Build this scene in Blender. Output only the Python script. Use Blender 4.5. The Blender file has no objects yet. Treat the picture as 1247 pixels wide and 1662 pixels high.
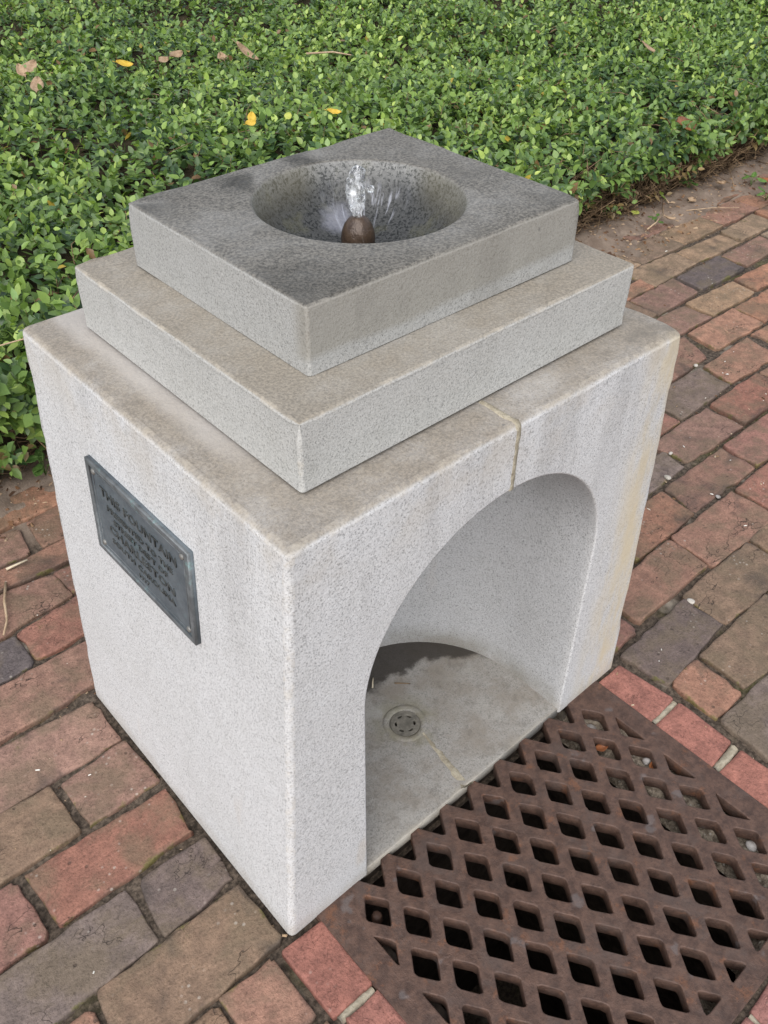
import bpy, bmesh, math, random
import numpy as np
from mathutils import Vector, Matrix
S = 0.75                      # metres per modelling unit (one unit = width of the fountain's foot)
random.seed(7)
RNG = np.random.default_rng(11)
scene = bpy.context.scene
COL = scene.collection

# ------------------------------------------------------------------ camera, sky, sun, exposure
cam_d = bpy.data.cameras.new('camera')
cam = bpy.data.objects.new('camera', cam_d)
COL.objects.link(cam)
CAM = Vector((-0.38776, -0.67286, 1.71900))
_r = Vector((0.74499, -0.66700, 0.00970)); _u = Vector((0.42844, 0.48958, 0.75945)); _f = Vector((0.51130, 0.56162, -0.65050))
cam.matrix_world = Matrix(((_r.x, _u.x, -_f.x, CAM.x*S), (_r.y, _u.y, -_f.y, CAM.y*S), (_r.z, _u.z, -_f.z, CAM.z*S), (0, 0, 0, 1)))
cam_d.sensor_fit = 'VERTICAL'
cam_d.sensor_height = 24.0
cam_d.lens = 24.0*1447.63/1662.0
cam_d.clip_start = 0.02
cam_d.clip_end = 200.0
scene.camera = cam
FPX = 1447.63
def project(p):               # pixel (in the 1247 x 1662 photograph) and depth of points in units
    d = np.asarray(p, float) - np.array(CAM)
    z = d @ np.array(_f)
    return 623.5 + FPX*(d @ np.array(_r))/z, 831.0 - FPX*(d @ np.array(_u))/z, z

SUN_EL, SUN_AZ = math.radians(50), math.radians(217)      # soft light through thin cloud, from the left and a little in front
sun_to = Vector((math.cos(SUN_EL)*math.cos(SUN_AZ), math.cos(SUN_EL)*math.sin(SUN_AZ), math.sin(SUN_EL)))
world = bpy.data.worlds.new('World')
scene.world = world
world.use_nodes = True
wt = world.node_tree
sky = wt.nodes.new('ShaderNodeTexSky')
sky.sky_type = 'NISHITA'
sky.sun_disc = False
sky.sun_elevation = SUN_EL
sky.sun_rotation = math.pi/2 - SUN_AZ
sky.air_density = 1.0
sky.dust_density = 1.5
sky.ozone_density = 1.0
hs = wt.nodes.new('ShaderNodeHueSaturation')
hs.inputs['Saturation'].default_value = 0.45             # an overcast sky is nearly white
wt.links.new(sky.outputs[0], hs.inputs['Color'])
wt.links.new(hs.outputs[0], wt.nodes['Background'].inputs[0])
wt.nodes['Background'].inputs[1].default_value = 0.10
sun_d = bpy.data.lights.new('sun', 'SUN')
sun_d.energy = 1.45
sun_d.angle = math.radians(75)
sun_d.color = (1.0, 0.97, 0.94)
sun = bpy.data.objects.new('sun', sun_d)
sun.rotation_euler = sun_to.to_track_quat('Z', 'Y').to_euler()
COL.objects.link(sun)
scene.view_settings.view_transform = 'Standard'
scene.view_settings.look = 'None'
scene.view_settings.gamma = 1.0
scene.view_settings.use_curve_mapping = False
scene.view_settings.exposure = 1.0
scene.render.engine = 'CYCLES'
scene.cycles.max_bounces = 8
scene.cycles.transmission_bounces = 8

# ------------------------------------------------------------------ helpers
def tag(o, label=None, cat=None, group=None, kind=None):
    if label: o['label'] = label
    if cat: o['category'] = cat
    if group: o['group'] = group
    if kind: o['kind'] = kind
    return o
def empty(name, loc=(0, 0, 0)):
    o = bpy.data.objects.new(name, None)
    o.empty_display_size = 0.1
    o.location = Vector(loc)*S
    COL.objects.link(o)
    return o
def world_loc(o):
    v = Vector((0, 0, 0))
    while o is not None:
        v = v + o.location
        o = o.parent
    return v
def link(name, me, mat=None, parent=None, origin=None):
    """Link mesh 'me' (world coordinates in metres) under parent; origin (units) is the object's own origin."""
    o = bpy.data.objects.new(name, me)
    org = (Vector(origin)*S) if origin is not None else (world_loc(parent) if parent else Vector((0, 0, 0)))
    me.transform(Matrix.Translation(-org))
    o.location = org - (world_loc(parent) if parent else Vector((0, 0, 0)))
    o.parent = parent
    if mat is not None and not me.materials: me.materials.append(mat)
    COL.objects.link(o)
    return o
def mesh_from(verts, faces, name='mesh', smooth=True):
    me = bpy.data.meshes.new(name)
    me.from_pydata([tuple(c*S for c in v) for v in verts], [], faces)
    if smooth: me.polygons.foreach_set('use_smooth', [True]*len(me.polygons))
    me.update()
    return me
def mesh_bm(bm, name='mesh', smooth=True, recalc=True):
    if recalc: bmesh.ops.recalc_face_normals(bm, faces=bm.faces[:])
    bmesh.ops.scale(bm, vec=(S, S, S), verts=bm.verts[:])
    me = bpy.data.meshes.new(name)
    bm.to_mesh(me); bm.free()
    if smooth: me.polygons.foreach_set('use_smooth', [True]*len(me.polygons))
    me.update()
    return me
def weighted(o):
    m = o.modifiers.new('normals', 'WEIGHTED_NORMAL'); m.keep_sharp = True
    return o
def flat_shape(outline, holes, z0, z1, bevel=0.0, name='mesh', segs=2):
    """A plate with holes (2D polygons in units), from z0 to z1, edges rounded by bevel."""
    cu = bpy.data.curves.new('tmp', 'CURVE')
    cu.dimensions = '2D'; cu.fill_mode = 'BOTH'
    cu.extrude = max(1e-5, ((z1-z0)/2 - bevel)*S)
    cu.bevel_depth = bevel*S; cu.bevel_resolution = segs
    cu.offset = -bevel*S
    for poly in [outline]+holes:
        sp = cu.splines.new('POLY')
        sp.points.add(len(poly)-1)
        for p, q in zip(sp.points, poly): p.co = (q[0]*S, q[1]*S, 0, 1)
        sp.use_cyclic_u = True
    ob = bpy.data.objects.new('tmp', cu); COL.objects.link(ob)
    dg = bpy.context.evaluated_depsgraph_get()
    me = bpy.data.meshes.new_from_object(ob.evaluated_get(dg))
    bpy.data.objects.remove(ob); bpy.data.curves.remove(cu)
    me.transform(Matrix.Translation((0, 0, (z0+z1)/2*S)))
    me.name = name
    return me
def lathe(profile, n, centre=(0, 0), close=False, wob=0.0):
    """profile: list of (radius, z). Returns verts, faces."""
    V, F = [], []
    for r, z in profile:
        for k in range(n):
            a = 2*math.pi*k/n
            rr = r*(1+wob*math.sin(3*a+z*40))
            V.append((centre[0]+rr*math.cos(a), centre[1]+rr*math.sin(a), z))
    for i in range(len(profile)-1):
        for k in range(n):
            F.append((i*n+k, i*n+(k+1) % n, (i+1)*n+(k+1) % n, (i+1)*n+k))
    return V, F
def tube(V, F, pts, radii, n=5):
    """append a tube along pts to the lists V, F"""
    pts = [Vector(p) for p in pts]
    b0 = len(V)
    for i, p in enumerate(pts):
        t = (pts[min(i+1, len(pts)-1)]-pts[max(i-1, 0)]).normalized()
        a = t.cross(Vector((0.31, 0.17, 0.93)))
        if a.length < 1e-4: a = t.cross(Vector((1, 0, 0)))
        a.normalize(); b = t.cross(a)
        r = radii[i] if isinstance(radii, (list, tuple)) else radii
        for k in range(n):
            w = 2*math.pi*k/n
            V.append(tuple(p + a*(r*math.cos(w)) + b*(r*math.sin(w))))
    for i in range(len(pts)-1):
        for k in range(n):
            F.append((b0+i*n+k, b0+i*n+(k+1) % n, b0+(i+1)*n+(k+1) % n, b0+(i+1)*n+k))
    F.append(tuple(b0+k for k in range(n))[::-1])
    F.append(tuple(b0+(len(pts)-1)*n+k for k in range(n)))
_lat = RNG.random((64, 64))
def vnoise(x, y, sc=1.0):
    """smooth value noise in -1..1, vectorised"""
    x = np.asarray(x, float)*sc; y = np.asarray(y, float)*sc
    xi = np.floor(x).astype(int); yi = np.floor(y).astype(int)
    fx = x-xi; fy = y-yi
    fx = fx*fx*(3-2*fx); fy = fy*fy*(3-2*fy)
    g = lambda a, b: _lat[a % 64, b % 64]
    v = (g(xi, yi)*(1-fx)+g(xi+1, yi)*fx)*(1-fy)+(g(xi, yi+1)*(1-fx)+g(xi+1, yi+1)*fx)*fy
    return v*2-1

# ------------------------------------------------------------------ materials
class NT:
    def __init__(s, name):
        s.m = bpy.data.materials.new(name); s.m.use_nodes = True
        s.t = s.m.node_tree; s.b = s.t.nodes['Principled BSDF']; s.out = s.t.nodes['Material Output']
    def n(s, typ, **kw):
        nd = s.t.nodes.new(typ)
        for k, v in kw.items(): setattr(nd, k, v)
        return nd
    def put(s, sock, v):
        if v is None: return
        if isinstance(v, bpy.types.NodeSocket): s.t.links.new(v, sock)
        else:
            if isinstance(v, (tuple, list)) and len(v) == 3 and sock.type == 'RGBA': v = (*v, 1)
            sock.default_value = v
    def math(s, op, a, b=None, c=None, clamp=False):
        nd = s.n('ShaderNodeMath', operation=op); nd.use_clamp = clamp
        s.put(nd.inputs[0], a); s.put(nd.inputs[1], b); s.put(nd.inputs[2], c)
        return nd.outputs[0]
    def mix(s, f, a, b, mode='MIX'):
        nd = s.n('ShaderNodeMix', data_type='RGBA', blend_type=mode)
        s.put(nd.inputs[0], f); s.put(nd.inputs[6], a); s.put(nd.inputs[7], b)
        return nd.outputs[2]
    def ramp(s, v, lo, hi, a=0.0, b=1.0):
        nd = s.n('ShaderNodeMapRange', interpolation_type='SMOOTHSTEP')
        for i, q in enumerate((v, lo, hi, a, b)): s.put(nd.inputs[i], q)
        return nd.outputs[0]
    def pos(s):                # world position in modelling units
        g = s.n('ShaderNodeNewGeometry')
        v = s.n('ShaderNodeVectorMath', operation='SCALE'); s.t.links.new(g.outputs['Position'], v.inputs[0]); v.inputs['Scale'].default_value = 1/S
        return v.outputs[0]
    def obj(s, random_shift=True):
        tc = s.n('ShaderNodeTexCoord')
        v = s.n('ShaderNodeVectorMath', operation='SCALE'); s.t.links.new(tc.outputs['Object'], v.inputs[0]); v.inputs['Scale'].default_value = 1/S
        if not random_shift: return v.outputs[0]
        oi = s.n('ShaderNodeObjectInfo')
        w = s.n('ShaderNodeMath', operation='MULTIPLY'); s.t.links.new(oi.outputs['Random'], w.inputs[0]); w.inputs[1].default_value = 91.0
        a = s.n('ShaderNodeVectorMath', operation='ADD'); s.t.links.new(v.outputs[0], a.inputs[0]); s.t.links.new(w.outputs[0], a.inputs[1])
        return a.outputs[0]
    def xyz(s, v):
        nd = s.n('ShaderNodeSeparateXYZ'); s.t.links.new(v, nd.inputs[0]); return nd.outputs
    def stretch(s, v, k):
        nd = s.n('ShaderNodeVectorMath', operation='MULTIPLY'); s.t.links.new(v, nd.inputs[0]); nd.inputs[1].default_value = k
        return nd.outputs[0]
    def noise(s, v, scale, detail=3.0, rough=0.55, dist=0.0):
        nd = s.n('ShaderNodeTexNoise'); s.put(nd.inputs['Vector'], v)
        nd.inputs['Scale'].default_value = scale; nd.inputs['Detail'].default_value = detail
        nd.inputs['Roughness'].default_value = rough; nd.inputs['Distortion'].default_value = dist
        return nd.outputs[0]
    def voro(s, v, scale, feature='F1', out=0, rnd=1.0):
        nd = s.n('ShaderNodeTexVoronoi', feature=feature); s.put(nd.inputs['Vector'], v)
        nd.inputs['Scale'].default_value = scale; nd.inputs['Randomness'].default_value = rnd
        return nd.outputs[out]
    def attr(s, name, out='Fac'):
        nd = s.n('ShaderNodeAttribute'); nd.attribute_name = name; return nd.outputs[out]
    def bump(s, h, strength, dist, prev=None):
        nd = s.n('ShaderNodeBump'); nd.inputs['Strength'].default_value = strength; nd.inputs['Distance'].default_value = dist
        s.put(nd.inputs['Height'], h)
        if prev is not None: s.t.links.new(prev, nd.inputs['Normal'])
        return nd.outputs[0]
    def set(s, color=None, rough=None, normal=None, metal=None, spec=None, **kw):
        s.put(s.b.inputs['Base Color'], color); s.put(s.b.inputs['Roughness'], rough)
        s.put(s.b.inputs['Metallic'], metal); s.put(s.b.inputs['Specular IOR Level'], spec)
        if normal is not None: s.t.links.new(normal, s.b.inputs['Normal'])
        for k, v in kw.items(): s.put(s.b.inputs[k], v)
        return s.m

def normal_z(nt):
    g = nt.n('ShaderNodeNewGeometry'); return nt.xyz(g.outputs['Normal'])

def stone_material(name, base, speck=1.0, top=None, top_amt=0.9, grain=150, extra=None, after=None, rough=0.75, wear_col=(0.52, 0.46, 0.37), wear_amt=0.38, grit=0.30):
    """fine speckled granite with weathering film on upward faces and pale rubbed arrises"""
    nt = NT(name); p = nt.pos()
    fine = nt.noise(p, grain*1.9, 2.0, 0.75)
    mid = nt.noise(p, grain*1.25, 3.0, 0.65)
    big = nt.noise(p, 5.0, 5.0, 0.6)
    dark = nt.ramp(fine, 0.53, 0.66)
    dark2 = nt.ramp(mid, 0.56, 0.68)
    light = nt.ramp(fine, 0.46, 0.33)
    c = nt.mix(nt.math('MULTIPLY', dark, 0.66*speck), base, tuple(b*0.32 for b in base))
    c = nt.mix(nt.math('MULTIPLY', dark2, 0.40*speck), c, tuple(b*0.42 for b in base))
    c = nt.mix(nt.math('MULTIPLY', light, 0.35*speck), c, tuple(min(0.85, b*1.35) for b in base))
    blot = nt.math('ADD', nt.ramp(big, 0.35, 0.70, 0, 0.55), nt.ramp(nt.noise(p, 26, 5, 0.7), 0.40, 0.70, 0, 0.45))
    c = nt.mix(nt.math('MULTIPLY', blot, 0.42), c, nt.mix(1.0, c, (0.80, 0.79, 0.76), 'MULTIPLY'))
    if extra: c = extra(nt, p, c)
    if top is not None:
        nz = normal_z(nt)[2]
        n2 = nt.noise(p, 7.0, 6.0, 0.65)
        m = nt.math('MULTIPLY', nt.ramp(nz, 0.28, 0.85), nt.ramp(n2, 0.25, 0.60, 0.62, 1.0))
        n3 = nt.noise(p, 210, 3.0, 0.75)
        tcol = nt.mix(nt.ramp(n3, 0.32, 0.68), tuple(t*(1-grit) for t in top), tuple(t*(1+grit*0.85) for t in top))
        tcol = nt.mix(nt.math('MULTIPLY', nt.ramp(nt.noise(p, 13, 5, 0.7), 0.52, 0.75), 0.5), tcol, tuple(t*0.55 for t in top))
        c = nt.mix(nt.math('MULTIPLY', m, top_amt), c, tcol)
    if after: c = after(nt, p, c)
    w = nt.math('MULTIPLY', nt.attr('wear'), nt.ramp(nt.noise(p, 38, 5, 0.75), 0.45, 0.66))
    c = nt.mix(nt.math('MULTIPLY', w, wear_amt), c, wear_col)
    pits = nt.math('MULTIPLY', nt.ramp(nt.voro(p, 16), 0.055, 0.03), nt.ramp(nt.noise(p, 11, 2), 0.5, 0.62))
    c = nt.mix(nt.math('MULTIPLY', pits, 0.6), c, tuple(b*0.25 for b in base))
    nrm = nt.bump(nt.noise(p, grain*0.8, 3, 0.7), 0.35, 0.004*S)
    nrm = nt.bump(nt.noise(p, 14, 5, 0.6), 0.18, 0.012*S, nrm)
    return nt.set(c, getattr(nt, 'rough_override', rough), nrm, spec=0.3)
# ------------------------------------------------------------------ the paving: joint bed, ground, bricks
D, H, BX, BY = 0.772, 0.9556, 0.0666, 0.0042          # fountain foot: depth, height, batter
GX0, GX1, GY0, GY1 = 0.062, 0.930, -0.640, -0.003     # the drain grate

def soil_mat():
    nt = NT('joint_soil_and_sand'); p = nt.pos(); xyz = nt.xyz(p)
    edge = nt.math('ADD', xyz[1], nt.math('MULTIPLY', nt.noise(p, 7, 5, 0.65), 0.30))
    sandy = nt.ramp(edge, 1.44, 1.62)
    n1 = nt.noise(p, 90, 4, 0.7); n2 = nt.noise(p, 12, 5, 0.65)
    dirt = nt.mix(nt.ramp(n1, 0.35, 0.7), (0.042, 0.033, 0.025), (0.150, 0.116, 0.088))
    moss = nt.ramp(nt.noise(p, 4.5, 4, 0.6), 0.56, 0.72)
    dirt = nt.mix(nt.math('MULTIPLY', moss, 0.55), dirt, (0.085, 0.088, 0.022))
    dirt = nt.mix(nt.ramp(nt.noise(p, 6.5, 3, 0.6), 0.60, 0.72), dirt, (0.27, 0.235, 0.19))
    sand = nt.mix(nt.ramp(n2, 0.3, 0.7), (0.158, 0.116, 0.088), (0.255, 0.198, 0.155))
    sand = nt.mix(nt.math('MULTIPLY', nt.ramp(n1, 0.55, 0.75), 0.45), sand, (0.13, 0.095, 0.07))
    sand = nt.mix(nt.ramp(nt.noise(p, 26, 5, 0.7), 0.60, 0.72, 0, 0.7), sand, (0.12, 0.085, 0.06))
    c = nt.mix(sandy, dirt, sand)
    mould_dark = nt.ramp(nt.math('ADD', xyz[1], nt.math('MULTIPLY', nt.noise(p, 9, 5, 0.7), 0.16)), 1.70, 1.80)
    c = nt.mix(mould_dark, c, nt.mix(nt.ramp(n1, 0.35, 0.7), (0.030, 0.021, 0.014), (0.105, 0.070, 0.045)))      # leaf mould under the hedge
    nrm = nt.bump(nt.noise(p, 130, 4, 0.75), 0.6, 0.006*S)
    nrm = nt.bump(nt.noise(p, 30, 4, 0.6), 0.4, 0.012*S, nrm)
    return nt.set(c, 0.93, nrm, spec=0.2)
M_SOIL = soil_mat()

def brick_mat(name, mortar_specks=0.5, clean=False):
    nt = NT(name); p = nt.obj()
    oi = nt.n('ShaderNodeObjectInfo'); base = oi.outputs['Color']
    big = nt.noise(p, 9.0, 5, 0.62, 0.3); mid = nt.noise(p, 34, 5, 0.66); fine = nt.noise(p, 170, 3, 0.7)
    edge = nt.attr('edge')
    c = nt.mix(nt.ramp(mid, 0.30, 0.70), nt.mix(1.0, base, (0.74, 0.72, 0.70), 'MULTIPLY'), nt.mix(1.0, base, (1.20, 1.17, 1.13), 'MULTIPLY'))
    if not clean:
        c = nt.mix(nt.math('MULTIPLY', nt.ramp(big, 0.42, 0.64), 0.60), c, (0.150, 0.115, 0.074))      # olive lichen film
        sh = nt.math('ADD', nt.noise(nt.stretch(p, (1, 1, 1)), 5.0, 4, 0.6, 0.5), nt.math('MULTIPLY', edge, 0.10))
        c = nt.mix(nt.math('MULTIPLY', nt.ramp(sh, 0.56, 0.74), 0.60), c, (0.055, 0.046, 0.041))      # sooty patches
        ms = nt.math('ADD', nt.noise(p, 13, 5, 0.7), nt.math('MULTIPLY', edge, 0.12))
        c = nt.mix(nt.math('MULTIPLY', nt.ramp(ms, 0.66, 0.78), 0.72), c, (0.125, 0.120, 0.030))      # moss along the arrises
    c = nt.mix(nt.math('MULTIPLY', nt.ramp(fine, 0.52, 0.68), 0.60), c, nt.mix(1.0, c, (0.48, 0.47, 0.47), 'MULTIPLY'))
    c = nt.mix(nt.math('MULTIPLY', nt.ramp(fine, 0.46, 0.32), 0.45), c, nt.mix(1.0, c, (1.45, 1.45, 1.5), 'MULTIPLY'))
    st = nt.noise(nt.stretch(p, (1, 3.2, 1)), 38, 5, 0.75, 0.6)
    c = nt.mix(nt.math('MULTIPLY', nt.ramp(st, 0.55, 0.68), 0.42), c, nt.mix(1.0, c, (0.55, 0.52, 0.50), 'MULTIPLY'))
    pit = nt.math('MULTIPLY', nt.ramp(nt.voro(p, 30), 0.16, 0.08), nt.ramp(nt.noise(p, 7, 3, 0.6), 0.50, 0.60))
    c = nt.mix(nt.math('MULTIPLY', pit, 0.0 if clean else 0.6), c, (0.060, 0.042, 0.032))
    pale = nt.math('MULTIPLY', nt.ramp(nt.voro(p, 55), 0.24, 0.10), nt.ramp(nt.noise(p, 8, 3, 0.6), 0.55, 0.66))
    c = nt.mix(nt.math('MULTIPLY', pale, mortar_specks), c, (0.48, 0.44, 0.38))
    cr = nt.ramp(nt.voro(nt.mix(0.12, p, nt.n('ShaderNodeTexNoise').outputs[1]), 9, 'DISTANCE_TO_EDGE'), 0.012, 0.0)
    cr = nt.math('MULTIPLY', cr, nt.ramp(nt.noise(p, 6, 2), 0.52, 0.60))
    c = nt.mix(nt.math('MULTIPLY', cr, 0.0 if clean else 0.75), c, (0.035, 0.026, 0.02))
    c = nt.mix(nt.math('MULTIPLY', nt.ramp(edge, 0.85, 1.0), 0.25), c, nt.mix(1.0, c, (0.62, 0.6, 0.55), 'MULTIPLY'))
    h = nt.math('ADD', nt.math('MULTIPLY', mid, 0.9), nt.math('MULTIPLY', fine, 0.6))
    h = nt.math('SUBTRACT', h, nt.math('MULTIPLY', cr, 0.5))
    h = nt.math('SUBTRACT', h, nt.math('MULTIPLY', pit, 0.4))
    nrm = nt.bump(h, 0.75, 0.006*S)
    nrm = nt.bump(big, 0.35, 0.012*S, nrm)
    return nt.set(c, nt.ramp(mid, 0.2, 0.8, 0.68, 0.9), nrm, spec=0.32)
M_BRICK = brick_mat('weathered_brick')
M_FRESH = brick_mat('clean_brick', 0.25, True)

# joint bed: dark soil between the bricks, drifting over them as pale sand next to the hedge
def bed_height(x, y):
    base = -0.0120 + 0.0055*vnoise(x, y, 11) + 0.004*vnoise(x, y, 43)
    k = np.clip((y + 0.10*vnoise(x, y, 5) + 0.05*vnoise(x, y, 17) - np.where(x > 1.2, 1.385, 1.40))/0.24, 0, 1)
    k = k*k*(3-2*k)
    return base + k*(0.038 + 0.012*vnoise(x, y, 6) + 0.004*vnoise(x, y, 31))
def grid_mesh(x0, x1, y0, y1, step, zf, skip=None):
    nx = int((x1-x0)/step)+1; ny = int((y1-y0)/step)+1
    X, Y = np.meshgrid(np.linspace(x0, x1, nx), np.linspace(y0, y1, ny))
    Z = zf(X, Y)
    V = np.stack([X, Y, Z], -1).reshape(-1, 3)
    i = np.arange(nx*ny).reshape(ny, nx)
    Q = np.stack([i[:-1, :-1], i[:-1, 1:], i[1:, 1:], i[1:, :-1]], -1).reshape(-1, 4)
    if skip is not None:
        c = V[Q].mean(1)
        Q = Q[~skip(c[:, 0], c[:, 1])]
    me = bpy.data.meshes.new('sheet')
    me.vertices.add(len(V)); me.vertices.foreach_set('co', (V*S).ravel())
    me.loops.add(len(Q)*4); me.loops.foreach_set('vertex_index', Q.ravel())
    me.polygons.add(len(Q)); me.polygons.foreach_set('loop_start', np.arange(len(Q))*4); me.polygons.foreach_set('loop_total', np.full(len(Q), 4))
    me.polygons.foreach_set('use_smooth', [True]*len(Q))
    me.update(); me.validate()
    return me
in_grate = lambda x, y: (x > GX0+0.012) & (x < GX1-0.012) & (y > GY0+0.012) & (y < 0.02)
pavement = link('brick_pavement', grid_mesh(-2.6, 8.2, -2.0, 1.95, 0.015, bed_height, in_grate), M_SOIL)
tag(pavement, 'old red brick pavement with soil filled joints and sand drifting in from the hedge', kind='structure')
ground = link('ground', mesh_from([(-40, -40, -1.40), (60, -40, -1.40), (60, 60, -1.40), (-40, 60, -1.40)], [(0, 1, 2, 3)], smooth=False), M_SOIL)
tag(ground, kind='structure')
shoulder = link('earth', grid_mesh(-6, 12, -5, 14, 0.25, lambda x, y: -0.055+0.012*vnoise(x, y, 2),
                lambda x, y: (x > 0.0) & (x < 1.05) & (y > -0.75) & (y < 0.05)), M_SOIL)
tag(shoulder, kind='structure')

TONE = {'olive': (0.225, 0.152, 0.105), 'pink': (0.285, 0.170, 0.130), 'brown': (0.260, 0.152, 0.115), 'greybrown': (0.195, 0.148, 0.126),
        'dark': (0.135, 0.108, 0.102), 'red': (0.275, 0.140, 0.108), 'fresh': (0.285, 0.132, 0.108), 'mossy': (0.295, 0.158, 0.108),
        'orange': (0.315, 0.172, 0.115), 'tan': (0.310, 0.215, 0.142)}
def brick_shape(poly, rnd, clean=False):
    """one brick from its plan polygon: rounded irregular arris, slightly uneven face; returns verts (local), faces, edge weight, origin"""
    P = [Vector((a, b)) for a, b in poly]
    c = sum(P, Vector((0, 0)))/len(P)
    ins = -0.0030
    pts = []
    n = len(P)
    for i in range(n):
        a, b, d = P[i-1], P[i], P[(i+1) % n]
        e1 = (a-b); e2 = (d-b)
        l1, l2 = e1.length, e2.length
        if l1 < 1e-4 or l2 < 1e-4: continue
        e1 /= l1; e2 /= l2
        rr = min(rnd.uniform(0.004, 0.013) if not clean else 0.004, l1*0.3, l2*0.3)
        for t in (0, 0.5, 1):                       # rounded corner
            q = (b+e1*rr)*(1-t)**2 + b*2*t*(1-t) + (b+e2*rr)*t*t
            pts.append((q, 1.0))
        m = max(1, int(l2/0.034))
        for k in range(1, m):
            pts.append((b+(d-b)*(k/m), 1.0))
    out = []
    for q, w in pts:
        toc = (c-q).normalized()
        j = rnd.gauss(0, 0.0025) if not clean else rnd.gauss(0, 0.0010)
        if rnd.random() < (0.07 if not clean else 0.02): j += rnd.uniform(0.003, 0.008)      # a chipped spot
        out.append(q+toc*(ins+max(-0.003, j)))
    N = len(out)
    tilt = (rnd.gauss(0, 0.010), rnd.gauss(0, 0.012)); lift = rnd.gauss(0, 0.0022)
    zt = lambda q, dz: dz+lift+(q.x-c.x)*tilt[0]+(q.y-c.y)*tilt[1]
    V, W = [], []
    for ins2, dz, w in ((0, -0.085, 1), (0, -0.0060, 1), (0.0010, -0.0020, 1), (0.0028, -0.0002, 0.8), (0.010, 0.0004, 0.25), (0.028, 0.0, 0.0)):
        for q in out:
            toc = (c-q); L = toc.length
            v = q+toc*min(ins2/L, 0.6)
            V.append((v.x-c.x, v.y-c.y, (zt(v, dz+(rnd.gauss(0, 0.0007) if dz > -0.002 else 0)) if dz > -0.05 else dz)))
            W.append(w)
    F = []
    R = 6
    for r in range(R-1):
        for k in range(N):
            F.append((r*N+k, r*N+(k+1) % N, (r+1)*N+(k+1) % N, (r+1)*N+k))
    F.append(tuple((R-1)*N+k for k in range(N)))
    return V, F, W, c
def area2(poly):
    return sum(poly[i-1][0]*poly[i][1]-poly[i][0]*poly[i-1][1] for i in range(len(poly)))/2
brick_rnd = random.Random(3)
def make_brick(tone, poly, parent=pavement):
    if area2(poly) < 0: poly = poly[::-1]
    fresh = tone == 'fresh'
    V, F, W, c = brick_shape(poly, brick_rnd, fresh)
    me = mesh_from(V, F, 'brick')
    at = me.attributes.new('edge', 'FLOAT', 'POINT'); at.data.foreach_set('value', W)
    o = bpy.data.objects.new('brick', me)
    me.materials.append(M_FRESH if fresh else M_BRICK)
    o.parent = parent; o.location = (c.x*S, c.y*S, 0)
    t = TONE[tone]; k = brick_rnd.uniform(0.90, 1.10); w = brick_rnd.uniform(-0.06, 0.06)
    o.color = (t[0]*k*(1+w), t[1]*k, t[2]*k*(1-w), 1)
    COL.objects.link(o)
    return o
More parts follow.
